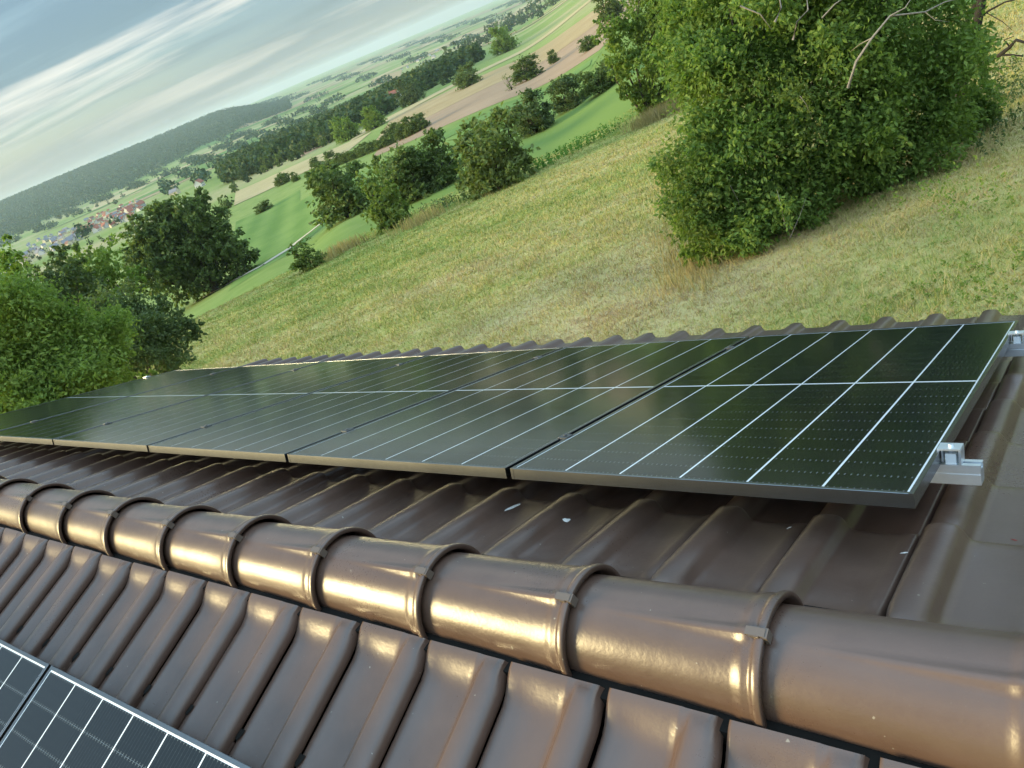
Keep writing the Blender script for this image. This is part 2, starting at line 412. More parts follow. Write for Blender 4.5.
PROF = [(.0022, -.0300), (.0006, -.024), (.003, -.0105), (.008, -.0030), (.018, .0018), (.036, .0040), (.056, .0034), (.067, .0002), (.076, -.0105),
        (.084, -.0235), (.090, -.0292), (.104, -.0312), (.150, -.0318), (.190, -.0312), (.200, -.0275), (.208, -.0262), (.224, -.0262), (.2305, -.0295), (.2330, -.046)]
TLEN = .430
YS = [0, .004, .012, .022, .034, .048, .064, .084, .11, .2, .31, .39, .416, .4255, .4295, .430, .430]
def tile_mesh(name, sweep, simple_=False, drain=False):
    P = PROF if not simple_ else [PROF[i] for i in (1, 3, 5, 7, 9, 11, 13, 15, 17)]
    Y = YS if not simple_ else [0, .05, .4, .43, .43]
    V = []
    sc = TW / .2405
    for iy, y in enumerate(Y):
        k2 = max(0, 1 - y / .034) * sweep; k2 = k2 * k2 * (3 - 2 * k2); k = max(0, 1 - y / .085) * sweep; k = k * k * (3 - 2 * k)        # head of a top-course tile: pan sweeps up, crest dips
        for x, z in P:
            if True:
                if x > .08 and x < .2325: z = z * (1 - k) + (-.002) * k
                elif x <= .08: z = z * (1 - k2) + (-.005 if x > .012 else z - .006) * k2
                elif x >= .2325: z = z + .024 * k
            xx = x
            if x < .012: xx = x + .010 * k
            e = max(0, (y - .416) / .0140) if y > .416 else 0
            zz = z + .018 * y / TLEN - .004 * min(e, 1) ** 2
            if iy == len(Y) - 1: zz = z + .018 - .020
            V.append((xx * sc, y, zz))
    F = grid_faces(len(Y), len(P))
    F = F[:, ::-1]
    MBx = MB(); MBx.add(V, F.tolist(), 0)
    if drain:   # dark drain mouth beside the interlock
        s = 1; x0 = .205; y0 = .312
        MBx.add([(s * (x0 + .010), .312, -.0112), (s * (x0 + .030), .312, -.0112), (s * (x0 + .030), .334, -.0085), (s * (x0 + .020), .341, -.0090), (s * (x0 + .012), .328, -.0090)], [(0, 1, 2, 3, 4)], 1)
    me = MBx.mesh(name, [M_TILE, M_DARK], True)
    return me
TILE_TOP = tile_mesh('roof_tile_top_course', 1); TILE = tile_mesh('roof_tile', 0); TILE_DRAIN = tile_mesh('roof_tile_top_course', 1, False, True)
U_LEFT, U_RIGHT = -6.56, 3.3
house = thing('house', 'house under a brown interlocking tile roof carrying the panels', 'house', (-2.5, APEX[1], -3.2))
HI = Matrix.Translation((2.5, -APEX[1], 3.2))
rnd = random.Random(5)
EAVE_V = .144 + 8 * TC
mb = MB()
def slab(mb, Mx, u0, u1, y0, y1, z0, z1): mb.box(u0, u1, y0, y1, z0, z1, 0, Mx)
slab(mb, far_m(0, 0), U_LEFT + .02, U_RIGHT - .02, -.44, EAVE_V - .05, -HC - .13, -HC - .085)
mb.box(-U_RIGHT + .02, -U_LEFT - .02, .02, 3.3, -.13, -.085, 0, near_m(0, 0))
obj('roof_underlay', mb.mesh('roof_underlay', [M_DARK]), house, mw=HI)
mb = MB(); yb = float((APEX + VN * 3.1)[1]); yf = float((VF * (EAVE_V - .35))[1])
ridge_z = float(APEX[2]) - .16
x0, x1 = U_LEFT + .25, U_RIGHT - .2
def roofz(y): return ridge_z - abs(y - APEX[1]) * math.tan(AL)
prof = [(yb, -4.2), (yf, -4.2), (yf, roofz(yf)), (float(APEX[1]), ridge_z), (yb, roofz(yb))]
mb.prism(prof, x0, x1)
obj('wall', mb.mesh('wall', [M_PLASTER]), house, mw=HI)
# fascia along the far eave
mb = MB(); mb.box(U_LEFT, U_RIGHT, EAVE_V - .045, EAVE_V - .02, -HC - .16, -HC - .045, 0, far_m(0, 0))
obj('fascia_board', mb.mesh('fascia_board', [M_WOOD]), house, mw=HI)
def jit(Mx, a=.0012):
    return Mx @ Matrix.Translation((rnd.uniform(-a, a), rnd.uniform(-2 * a, 2 * a), rnd.uniform(-a, a))) @ Matrix.Rotation(rnd.uniform(-.003, .003), 4, 'Z') @ Matrix.Rotation(rnd.uniform(-.004, .004), 4, 'Y')
rest = MB(); kcols = range(-28, 14)
restV, restF, nrest = [], [], 0
def put_tile(me, Mx, single):
    global nrest
    if single: obj('roof_tile', me, house, mw=HI @ jit(Mx))
    else:
        v = np.array([tuple(Mx @ q.co) for q in me.vertices]); restV.append(v)
        for p in me.polygons: restF.append(tuple(i + nrest for i in p.vertices))
        nrest += len(v)
FAR_LOW = tile_mesh('roof_tile_low', 0, True)
for row in range(0, 9):
    tail = .144 + row * TC
    for k in kcols:
        u = -.018 + k * TW
        if u < U_LEFT - .05 or u + TW > U_RIGHT + .1: continue
        single = (row <= 1 or row == 8 or u > -.5) and u < 1.3
        put_tile((TILE_TOP if row == 0 else TILE) if single else FAR_LOW, far_m(u, tail - TLEN, -HC - .001 - .0175), single)
TWN = .2345
for row in range(0, 9):
    head = .140 + row * .345
    for k in range(-15, 28):
        u = -.192 - k * TWN
        if u < U_LEFT or u > U_RIGHT: continue
        put_tile(TILE_DRAIN if row == 0 else TILE, near_m(u, head, .002), row < 2 and u < 1.0)
o = obj('roof_tile_field', mesh_np('roof_tile_field', np.concatenate(restV), restF, [M_TILE, M_DARK], None, True), house, mw=HI); o['kind'] = 'stuff'

def ridge_mesh():
    n = 64; prof = []                        # (x, radius add, scale) from the narrow left end to the flared right end
    Lc = .392
    rings = [(-.040, .1085), (0, .110), (.06, .112), (.12, .1135), (.18, .115), (.24, .117), (.30, .119), (.335, .1212), (.346, .1226), (.352, .1252), (.360, .1258), (.368, .1256), (.3725, .1262), (.3765, .1300), (.380, .1318), (.389, .1322), (.3915, .1312), (.392, .129), (.392, .1205), (.33, .1165), (.20, .1125)]
    A0, A1 = R_(-92), R_(92); V = []
    for x, r in rings:
        for k in range(n + 1):
            a = A0 + (A1 - A0) * k / n
            rr = r - .0025
            # raised triangular gusset running up to the clip on the near upper flank
            if 0.05 < x < .37 and r > .1115:
                t = (x - .05) / .31; da = abs(a - R_(-17)); wd = R_(1.2 + 8 * t)
                if da < wd: rr += .0105 * t * (1 - da / wd)
            V.append((x, math.sin(a) * rr, math.cos(a) * rr))
    F = grid_faces(len(rings), n + 1)[:, ::-1]
    MBx = MB(); MBx.add(V, F.tolist(), 0)
    return MBx.mesh('ridge_tile', [M_TILE], True)
RIDGE = ridge_mesh()
mb = MB()
for dx, rr, h in ((.372, .1325, .008), (.381, .1335, .007)):
    Mx = Matrix.Rotation(R_(17), 4, 'X')
    mb.box(dx - .006, dx + .003, -.009, .009, rr - .010, rr, 0, Mx)
mb.box(.360, .3935, -.0075, .0075, .124, .1345, 0, Matrix.Rotation(R_(17), 4, 'X'))
mb.box(.391, .398, -.009, .009, .110, .1335, 0, Matrix.Rotation(R_(17), 4, 'X'))
CLIP = mb.mesh('ridge_clip', [M_CLIP])
RZ = APEX[2] - .056
RSTEP = .3925
for k in range(-16, 9):
    u = -.130 + k * RSTEP - .392
    if u > U_RIGHT - .35: continue
    Mx = Matrix.Translation((u + rnd.uniform(-.003, .003), APEX[1], RZ)) @ Matrix.Rotation(rnd.uniform(-.012, .012), 4, 'X') @ Matrix.Rotation(rnd.uniform(-.004, .004), 4, 'Z')
    t = obj('ridge_tile', RIDGE, house, mw=HI @ Mx)
    c = obj('ridge_clip', CLIP, t)
# dark sealing strip under the ridge caps
mb = MB(); mb.box(U_LEFT + .02, U_RIGHT, -.15, .15, -.055, -.02)
obj('ridge_seal', mb.mesh('ridge_seal', [M_DARK]), house, mw=HI @ Matrix.Translation((0, APEX[1], APEX[2] - .04)))

# ------------------------------------------------------------------ solar panels, local: x to the left end, y down the slope, z = frame top at 0
FH, LIP = .032, .010
def frame_mesh():
    mb = MB()
    def bar(prof, a0, a1, axis): mb.prism(prof, a0, a1, 0, axis)
    # long side bars (profile in x,z swept along y), end bars butt between them
    pL = [(0, 0), (LIP, 0), (LIP, -.0045), (.0025, -.0045), (.0025, -FH + .002), (.022, -FH + .002), (.022, -FH), (0, -FH)]
    pL = [(.0008, 0)] + pL[1:] + [(0, -.0008)]
    for sgn, off in ((1, 0), (-1, PW)):
        prof = [(off + sgn * a, b) for a, b in pL]
        if sgn > 0: prof = prof[::-1]
        n = len(prof)
        V = [(a, 0, b) for a, b in prof] + [(a, PL, b) for a, b in prof]
        F = [(i, (i + 1) % n, n + (i + 1) % n, n + i) for i in range(n)] + [tuple(range(n))[::-1], tuple(range(n, 2 * n))]
        mb.add(V, F)
    for sgn, off in ((1, 0.0004), (-1, PL - .0004)):
        prof = [(off + sgn * a, b - .0002) for a, b in pL]
        if sgn < 0: prof = prof[::-1]
        n = len(prof); x0, x1 = LIP + .0001, PW - LIP - .0001
        V = [(x0, a, b) for a, b in prof] + [(x1, a, b) for a, b in prof]
        F = [(i, (i + 1) % n, n + (i + 1) % n, n + i) for i in range(n)] + [tuple(range(n))[::-1], tuple(range(n, 2 * n))]
        mb.add(V, F)
        # outer skin of the end bar, corner to corner
        y0, y1 = (off - .0006, off + .0022) if sgn > 0 else (off - .0022, off + .0006)
        mb.box(.0002, LIP, y0, y1, -FH + .0003, -.0003); mb.box(PW - LIP, PW - .0002, y0, y1, -FH + .0003, -.0003)
    return mb.mesh('frame', [M_ALU])
FRAME = frame_mesh()
MARG, CMID, CGAP, RGAP = .0155, .0125, .0058, .0003
CW = (PW - 2 * MARG - 5 * CGAP) / 6; CH = ((PL - 2 * MARG - CMID) / 2 - 10 * RGAP) / 11
mb = MB(); mb.box(LIP + .0006, PW - LIP - .0006, LIP + .0006, PL - LIP - .0006, -.0062, -.0022)
BACK = mb.mesh('laminate', [M_BACK])
def plate(name, w, h, m, z0, z1):
    mb = MB(); c = .0007
    P = [(c, 0), (w - c, 0), (w, c), (w, h - c), (w - c, h), (c, h), (0, h - c), (0, c)]
    V = [(a, b, z1) for a, b in P] + [(a, b, z0) for a, b in P]
    mb.add(V, [tuple(range(8))] + [(i, 8 + i, 8 + (i + 1) % 8, (i + 1) % 8) for i in range(8)]); return mb.mesh(name, [m])
CELL = plate('half_cell', CW, CH, M_CELL, -.0024, -.0018)
mb = MB(); mb.box(PW * .5 - .05, PW * .5 + .05, PL * .5 - .03, PL * .5 + .03, -.024, -.0066)
JBOX = mb.mesh('junction_box', [M_DARK])
def solar_panel(label, Mx, group):
    t = thing('solar_panel', label, 'solar panel', group=group, mw=Mx)
    obj('frame', FRAME, t); obj('laminate', BACK, t); obj('junction_box', JBOX, t)
    for half in range(2):
        for c in range(6):
            for r in range(11):
                y = MARG + half * ((PL - 2 * MARG - CMID) / 2 + CMID) + r * (CH + RGAP)
                obj('half_cell', CELL, t, (MARG + c * (CW + CGAP), y, 0))
    return t
FARLAB = ['solar panel at the right end of the far row, nearest the camera', 'second solar panel from the right in the far row, mirroring dull sky and bush',
          'third solar panel from the right in the far row beyond the ridge', 'fourth solar panel from the right in the far row beyond the ridge',
          'fifth solar panel from the right in the far row beyond the ridge', 'solar panel at the far left end of the row, next to the green trees']
def face_fix(Mx, width):      # right-handed frame: x runs from the panel's far corner
    return Mx
def far_panel_m(u_left):
    # x along +ridge, y uphill, z outward is right-handed: put origin at the eave-side left corner
    p = np.array([u_left, 0, 0]) + VF * PL
    return Matrix(((1, 0, 0, p[0]), (0, -VF[1], WF[1], p[1]), (0, -VF[2], WF[2], p[2]), (0, 0, 0, 1)))
for k in range(6):
    solar_panel(FARLAB[k], far_panel_m(-PW - k * (PW + GAP)), 'row of solar panels on the far roof slope')
def near_panel_m(u_right):
    p = np.array([u_right, 0, 0]) + APEX + VN * (.511 + PL) + WN * HC
    return Matrix(((-1, 0, 0, p[0]), (0, -VN[1], WN[1], p[1]), (0, -VN[2], WN[2], p[2]), (0, 0, 0, 1)))
NLAB = ['solar panel on the near roof slope at the bottom left, right-hand one of the two', 'solar panel on the near roof slope cut off by the left edge of the picture']
for k in range(2):
    solar_panel(NLAB[k], near_panel_m(-2.133 + PW - k * (PW + GAP)), 'solar panels on the near roof slope')

# rails and clamps of the far row
def rail_profile():
    w, h = .022, .046
    return [(-w, 0), (-.006, 0), (-.006, -.003), (-.010, -.003), (-.010, -.011), (.010, -.011), (.010, -.003), (.006, -.003), (.006, 0), (w, 0), (w, -.017), (w - .002, -.018), (w - .002, -.021), (w, -.022), (w, -h), (-w, -h), (-w, -.022), (-w + .002, -.021), (-w + .002, -.018), (-w, -.017)]
u_end = .078; ROW_L = -6 * (PW + GAP) + GAP
for v, lab in ((.300, 'aluminium mounting rail under the upper edge of the far panel row'), (1.615, 'aluminium mounting rail under the lower edge of the far panel row, by the eave')):
    mb = MB(); prof = [(v + a, -FH - .0015 + b) for a, b in rail_profile()]
    n = len(prof); V = [(u_end, a, b) for a, b in prof] + [(ROW_L - .07, a, b) for a, b in prof]
    F = [(i, (i + 1) % n, n + (i + 1) % n, n + i) for i in range(n)] + [tuple(range(n)), tuple(range(n, 2 * n))[::-1]]
    mb.add(V, F); me = mb.mesh('mounting_rail', [M_RAIL])
    for q in me.vertices: q.co = far_m(0, 0) @ q.co
    tag(obj('mounting_rail', me), lab, 'rail', 'rails carrying the far row of panels')
def end_clamp(u, v, s, label):
    t = thing('end_clamp', label, 'clamp', group='end clamps of the far panel row', mw=far_m(u, v))
    mb = MB(); d = .024
    mb.box(min(-.007 * s, .040 * s), max(-.007 * s, .040 * s), -d, d, .0003, .0042)          # hook plate over the frame
    mb.box(min(.036 * s, .0405 * s), max(.036 * s, .0405 * s), -d, d, -FH - .001, .0003)     # outer leg
    mb.box(min(.0015 * s, .0045 * s), max(.0015 * s, .0045 * s), -d, d, -FH + .006, .0001)   # inner leg along the frame
    obj('bracket', mb.mesh('bracket', [M_RAIL]), t)
    mb = MB(); mb.tube([(.018 * s, 0, -FH), (.018 * s, 0, .0043), (.018 * s, 0, .0095)], [.004, .0065, .0065], 10)
    obj('bolt', mb.mesh('bolt', [M_RAIL]), t)
    mb = MB(); mb.box(min(.008 * s, .027 * s), max(.008 * s, .030 * s), -.018, .018, -FH - .001, -.009)
    obj('spacer_block', mb.mesh('spacer_block', [simple('pale block', (.7, .75, .78), .4)]), t)
for v, s_ in ((.300, 'upper'), (1.615, 'lower')):
    end_clamp(.0008, v, 1, 'silver end clamp on the %s rail at the right end of the far panels' % s_)
    end_clamp(ROW_L - .0008, v, -1, 'small silver end clamp on the %s rail at the left end of the far panels' % s_)
mb = MB(); mb.box(-GAP / 2 - .008, GAP / 2 + .008, -.020, .020, .0004, .0026); mb.box(-GAP / 2 + .002, GAP / 2 - .002, -.022, .022, -FH, .0004)
M_BOLT = simple('dull clamp metal', (.16, .165, .17), .5, 1.0)
MIDC = mb.mesh('mid_clamp_plate', [M_BOLT])
mb = MB(); mb.tube([(0, 0, .004), (0, 0, .0042), (0, 0, .0075)], [.006, .006, .0055], 10); MIDB = mb.mesh('bolt', [M_BOLT])
ORD = ['first', 'second', 'third', 'fourth', 'fifth']
for k in range(5):
    for v, s_ in ((.300, 'upper'), (1.615, 'lower')):
        u = -(k + 1) * (PW + GAP) + GAP / 2
        t = thing('mid_clamp', 'mid clamp on the %s rail in the %s gap from the right between panels' % (s_, ORD[k]), 'clamp', group='mid clamps between the far panels', mw=far_m(u, v))
        obj('plate', MIDC, t); obj('bolt', MIDB, t)

# ------------------------------------------------------------------ vegetation
def unit(g, n):
    v = g.normal(size=(n, 3)); return v / np.linalg.norm(v, axis=1, keepdims=True)
def leaves(P, size, g, out=None, droop=.25, wid=.55):
    n = len(P)
    a = unit(g, n) + (0 if out is None else out * .9); a[:, 2] -= droop
    a /= np.linalg.norm(a, axis=1, keepdims=True)
    nn = unit(g, n); nn[:, 2] += .7
    b = np.cross(a, nn); b /= np.linalg.norm(b, axis=1, keepdims=True) + 1e-9
    L = size * g.uniform(.65, 1.3, (n, 1)); Wd = L * wid
    up = np.cross(b, a)
    V = np.stack([P - a * L * .5, P + b * Wd * .5 + up * L * .06, P + a * L * .5 - up * L * .1, P - b * Wd * .5 + up * L * .06], 1)
    return V.reshape(-1, 3)
def crown_points(blobs, n, g, clump=.2, per=14, shell=.33, zmin=None, sub=0):
    """leaf positions in sprigs spread through the outer part of lobed volumes"""
    blobs = np.asarray(blobs, float)
    if blobs.shape[1] == 4: blobs = np.c_[blobs, blobs[:, 3], blobs[:, 3]]
    if sub:                                   # lobes: each volume carries smaller ones on its surface
        out = [blobs * np.array([1, 1, 1, .8, .8, .8])]
        for b in blobs:
            d = unit(g, sub); d[:, 2] = d[:, 2] * .8 + .1; k = g.uniform(.24, .46, (sub, 1))
            out.append(np.c_[b[:3] + d * b[3:] * g.uniform(.72, 1.02, (sub, 1)), b[3:] * k])
        blobs = np.concatenate(out)
    wgt = (blobs[:, 3] * blobs[:, 4] + blobs[:, 4] * blobs[:, 5]) ; wgt = wgt / wgt.sum()
    nc = max(1, n // per)
    bi = g.choice(len(blobs), nc, p=wgt); d = unit(g, nc)
    rad = g.uniform(0, 1, nc) ** shell * g.uniform(.82, 1.12, nc)
    C = blobs[bi, :3] + d * blobs[bi, 3:] * rad[:, None]
    cr = blobs[bi, 3:].mean(1) * clump * g.uniform(.6, 1.5, nc)
    ax = unit(g, nc) * .6 + d; ax /= np.linalg.norm(ax, axis=1, keepdims=True)
    t = g.uniform(-1, 1, (nc, per, 1)) * 1.1
    P = C[:, None] + ax[:, None] * t * cr[:, None, None] + g.normal(size=(nc, per, 3)) * cr[:, None, None] * .42
    P = P.reshape(-1, 3); D = np.repeat(d, per, 0)
    if zmin is not None:
        k = P[:, 2] > zmin(P) if callable(zmin) else P[:, 2] > zmin
        P, D = P[k], D[k]
    return P, D, C
def quads(V): return np.arange(len(V)).reshape(-1, 4)
def crown_mesh(name, blobs, n, size, m, seed, **kw):
    g = np.random.default_rng(seed)
    wid = kw.pop('wid', .55); droop = kw.pop('droop', .25)
    P, D, C = crown_points(blobs, n, g, **kw)
    V = leaves(P, size, g, D, droop, wid)
    return mesh_np(name, V, quads(V), [m]), C
def limb_mesh(name, base, tops, r0, m, g, bend=.12, n=6):
    mb = MB(); base = np.array(base, float)
    for tpt in tops:
        tpt = np.array(tpt, float); Ld = np.linalg.norm(tpt - base)
        off = unit(g, 2) * Ld * bend
        pts = [base + g.normal(size=3) * r0 * .4, base * .65 + tpt * .35 + off[0], base * .3 + tpt * .7 + off[1], tpt]
        mb.tube(pts, [r0, r0 * .62, r0 * .36, r0 * .08], n)
    return mb.mesh(name, [m], True)
G = np.random.default_rng(11)
def big_plant(name, label, cat, base, blobs, n, size, m, seed, limbs=14, r0=.06, bark=None, group=None, **kw):
    kw.setdefault('sub', 9)
    """blobs in world coordinates; a thing with crown and trunk"""
    base = np.array(base, float)
    t = thing(name, label, cat, tuple(base), group=group)
    bl = np.array(blobs, float); bl[:, :3] -= base
    me, C = crown_mesh('crown', bl, n, size, m, seed, zmin=kw.pop('zmin', None) or (lambda P: zt(P[:, 0] + base[0], P[:, 1] + base[1]) - base[2] + .03), **kw)
    obj('crown', me, t)
    g = np.random.default_rng(seed + 1)
    if limbs:
        bb = bl[bl[:, 3] > bl[:, 3].max() * .55]; sel = bb[g.choice(len(bb), limbs), :3] + unit(g, limbs) * bl[:, 3].mean() * .5
        obj('trunk', limb_mesh('trunk', (0, 0, -.1), sel, r0, bark or M_BARK, g), t)
    return t
def px_blobs(L): return [(*along(x, y, r), R) for x, y, r, R in L]

# the big thicket on the meadow
TH = px_blobs([(718, 240, 14.2, .62), (700, 205, 14.4, .75), (698, 160, 14.8, .85), (752, 215, 14.2, .82), (745, 150, 15, 1.2), (715, 100, 15.4, 1.0),
               (805, 185, 14.8, .85), (850, 160, 15.4, 1.0), (820, 100, 15.4, 1.35), (895, 130, 16.2, 1.15), (930, 125, 17, .80), (940, 70, 17.4, .95), (900, 55, 16.4, 1.25),
               (765, 45, 15.6, 1.35), (850, 20, 16.2, 1.35), (705, 45, 16.2, .95), (800, -50, 16, 1.4), (728, -40, 16.4, 1.2), (885, -50, 17, 1.3), (965, 130, 18, .55), (985, 105, 18.4, .5), (880, 185, 15.8, .5), (770, 240, 14.4, .4)])
thb = at(800, 215)
thicket = big_plant('thicket', 'large dense green thicket on the meadow with pale dead branches on top', 'bush', thb, TH, 125000, .10, LF_THICKET, 3, limbs=40, r0=.05, clump=.30, per=14, shell=.36, sub=10)
g = np.random.default_rng(77)
P, D, C = crown_points(np.array(px_blobs([(690, 200, 14.0, .55), (690, 225, 14.0, .45), (672, 160, 14.3, .4), (800, 140, 14.2, .35), (800, 95, 14.2, .3), (910, 160, 16, .4)])) - np.array([*thb, 0]), 2600, g, clump=.25)
V = leaves(P, .085, g, D); obj('pale_shoots', mesh_np('pale_shoots', V, quads(V), [LF_PALE]), thicket)
def polyline_px(pts): return [along(*q) for q in pts]
for pts, r in [([(848, 88, 14.6), (856, 62, 14.6), (872, 38, 14.7), (890, 16, 14.8), (925, 12, 15), (945, 2, 15.2), (985, -8, 15.4)], .032),
               ([(890, 16, 14.8), (905, 8, 14.8), (918, -12, 14.9)], .018), ([(793, 40, 14.8), (797, 22, 14.8), (808, 10, 14.8), (806, -10, 15)], .026),
               ([(775, 22, 15), (781, 8, 15), (778, -12, 15)], .032), ([(740, 6, 15), (760, 14, 15), (772, 30, 15)], .02), ([(822, 18, 14.9), (835, 4, 14.9), (850, -6, 15)], .02),
               ([(872, 38, 14.7), (860, 44, 14.9), (850, 52, 15.1)], .014), ([(925, 12, 15), (935, 20, 15), (950, 22, 15)], .010),
               ([(785, 225, 13.5), (782, 210, 13.5), (777, 190, 13.6)], .012), ([(772, 272, 13.6), (765, 266, 13.6), (755, 257, 13.7)], .010), ([(790, 238, 13.6), (800, 215, 13.7), (806, 198, 13.8)], .010),
               ([(800, 96, 14.3), (806, 104, 14.3), (812, 118, 14.4)], .008), ([(730, 185, 13.9), (738, 200, 13.9), (741, 214, 13.9)], .007)]:
    if pts[0][1] < 110: pts = [(x, y, d - 1.0) for x, y, d in pts]
    P = [np.array(p) - thb for p in polyline_px(pts)]
    mb = MB(); mb.tube(P, [r * .72 * (1 - .75 * i / (len(P) - 1)) for i in range(len(P))], 7)
    obj('dead_branch', mb.mesh('dead_branch', [M_DEAD], True), thicket)

# leaning dark tree at the right edge
b0 = at(968, 62); rb = rng_of(b0) * .5 + 10
def hang(pts, base): return [along(x, y, r) - base for x, y, r in pts]
lt_base = along(962, 75, 21.5); lt_base[2] = float(zt(lt_base[0], lt_base[1])) - .1
t = thing('leaning_tree', 'dark leaning tree with bare forked limbs behind the thicket at the right edge', 'tree', tuple(lt_base))
mb = MB()
for pts, r, r1 in [([(958, 105, 21.2), (969, 55, 21.2), (976, 28, 21.2), (982, 0, 21.2), (990, -40, 21.3)], .13, .08), ([(964, 40, 21.4), (968, 20, 21.4), (978, 0, 21.4), (985, -30, 21.4)], .07, .05),
                   ([(978, 18, 21.2), (990, 10, 21.2), (1005, 2, 21.1), (1030, -4, 21)], .03, .012), ([(985, 12, 21.2), (1003, 22, 21.1), (1012, 30, 21)], .012, .004),
                   ([(960, 85, 21.2), (985, 62, 20.8), (1000, 55, 20.5), (1010, 47, 20.4), (1016, 40, 20.3), (1030, 44, 20.2)], .06, .025), ([(1000, 55, 20.5), (1012, 55, 20.4), (1022, 56, 20.3)], .03, .015),
                   ([(972, 66, 21), (990, 70, 20.7), (1012, 66, 20.5)], .025, .006), ([(1010, 47, 20.4), (1004, 40, 20.4), (1014, 36, 20.3)], .02, .008)]:
    P = hang(pts, lt_base); mb.tube(P, [r + (r1 - r) * i / (len(P) - 1) for i in range(len(P))], 7)
P = [np.zeros(3), hang([(958, 105, 21.2)], lt_base)[0]]; mb.tube(P, [.15, .13], 7)
obj('trunk', mb.mesh('trunk', [M_DKBARK], True), t)
bl = np.array(px_blobs([(1000, 85, 20.4, .42), (1018, 75, 20.4, .5), (985, 95, 20.6, .4), (1020, 105, 20.4, .35), (950, -25, 21, .8), (965, 15, 21.4, .35)])); bl[:, :3] -= lt_base
me, C = crown_mesh('crown', bl, 2600, .075, LF_GREY, 9, clump=.3); obj('crown', me, t)

# rounded light-green tree left of the thicket
b = at(648, 118); r = rng_of(b)
big_plant('field_maple', 'light green rounded tree at the meadow edge left of the big thicket', 'tree', b,
          [(*along(x, y, r + dr), R) for x, y, dr, R in [(650, 60, 0, 2.0), (620, 55, 0, 1.3), (668, 20, 0, 2.2), (640, 15, 1, 1.8), (612, 30, 0, 1.1), (700, 10, 1, 2.2), (660, 95, 0, 1.4), (690, 70, 0, 1.8), (640, -20, 1, 1.5), (700, -40, 1, 2.2), (640, 95, 0, .9), (655, 108, 0, 1.2), (630, 92, 0, .9), (675, 108, -.5, 1.2), (618, 72, 0, .9)]],
          36000, .26, LF_BRIGHT, 21, limbs=16, r0=.12, clump=.2)

# trees past the left end of the roof
def left_tree(name, label, pts, n, size, m, seed, basepx=None, **kw):
    bl = px_blobs(pts); c = np.mean([q[:3] for q in bl], 0); base = np.array([c[0], c[1], float(zt(c[0], c[1]))])
    return big_plant(name, label, 'tree', base, bl, n, size, m, seed, **kw)
left_tree('walnut_tree', 'bright green broad tree close behind the left end of the panel row', [(20, 342, 12.5, 0.85), (75, 347, 12.5, 0.68), (55, 332, 13, 0.50), (100, 362, 12.5, 0.41), (10, 387, 12, 0.72), (65, 387, 12, 0.63), (110, 332, 13.4, 0.38), (-20, 332, 12.5, 0.90), (30, 320, 13.4, 0.41), (115, 387, 12.8, 0.32), (50, 407, 11.8, 0.54), (150, 384, 13, 0.20)],
          52000, .07, LF_BRIGHT, 31, limbs=18, r0=.09, clump=.34, per=18, wid=.48, shell=.3)
left_tree('plum_tree', 'dull grey-green tree between the bright left tree and the meadow', [(130, 330, 19, .9), (155, 338, 18.5, .75), (105, 322, 19.5, .7), (178, 338, 18.5, .5), (148, 318, 19.5, .6), (165, 355, 18, .6), (195, 330, 18.5, .25), (90, 330, 19.5, .8), (125, 350, 18, .8)],
          24000, .085, LF_GREY, 33, limbs=14, r0=.1, clump=.28, shell=.3)
left_tree('sapling', 'thin upright leafy tree top at the left picture edge', [(8, 262, 14, .3), (14, 285, 14, .36), (5, 305, 14, .4), (2, 240, 14, .14), (20, 330, 14, .5), (10, 370, 14, .5)], 3400, .10, LF_BRIGHT, 35, limbs=8, r0=.04, clump=.35)
left_tree('lime_tree', 'round pale green tree crown below the village', [(100, 262, 60, 1.9), (92, 275, 60, 2.2), (112, 280, 60, 2.2), (78, 290, 60, 1.8), (100, 310, 60, 3)], 6500, .30, LF_BRIGHT, 37, limbs=8, r0=.25)
left_tree('hedge_maple', 'dark green bushy tree left of the round pale crown', [(62, 275, 55, 1.8), (48, 285, 55, 1.7), (76, 280, 56, 1.6), (40, 300, 55, 2), (70, 300, 55, 2)], 5500, .30, LF_GREY, 38, limbs=8, r0=.2)
left_tree('oak_tree', 'big dark broad tree standing below the meadow beside the gravel track', [(190, 235, 120, 5.2), (165, 250, 120, 5.0), (215, 250, 120, 4.6), (235, 262, 120, 3.6), (150, 275, 120, 4.0), (205, 275, 120, 4.0), (185, 215, 120, 3.6), (200, 205, 120, 1.8), (172, 212, 120, 2.0), (247, 255, 120, 1.8), (145, 245, 120, 2.6), (175, 285, 120, 3), (158, 226, 120, 2.6), (212, 228, 120, 2.8)],
          30000, .62, LF_DARK, 41, limbs=14, r0=.45, clump=.2)

def nth(i):
    i += 1; return '%d%s' % (i, 'th' if 10 < i % 100 < 14 else {1: 'st', 2: 'nd', 3: 'rd'}.get(i % 10, 'th'))
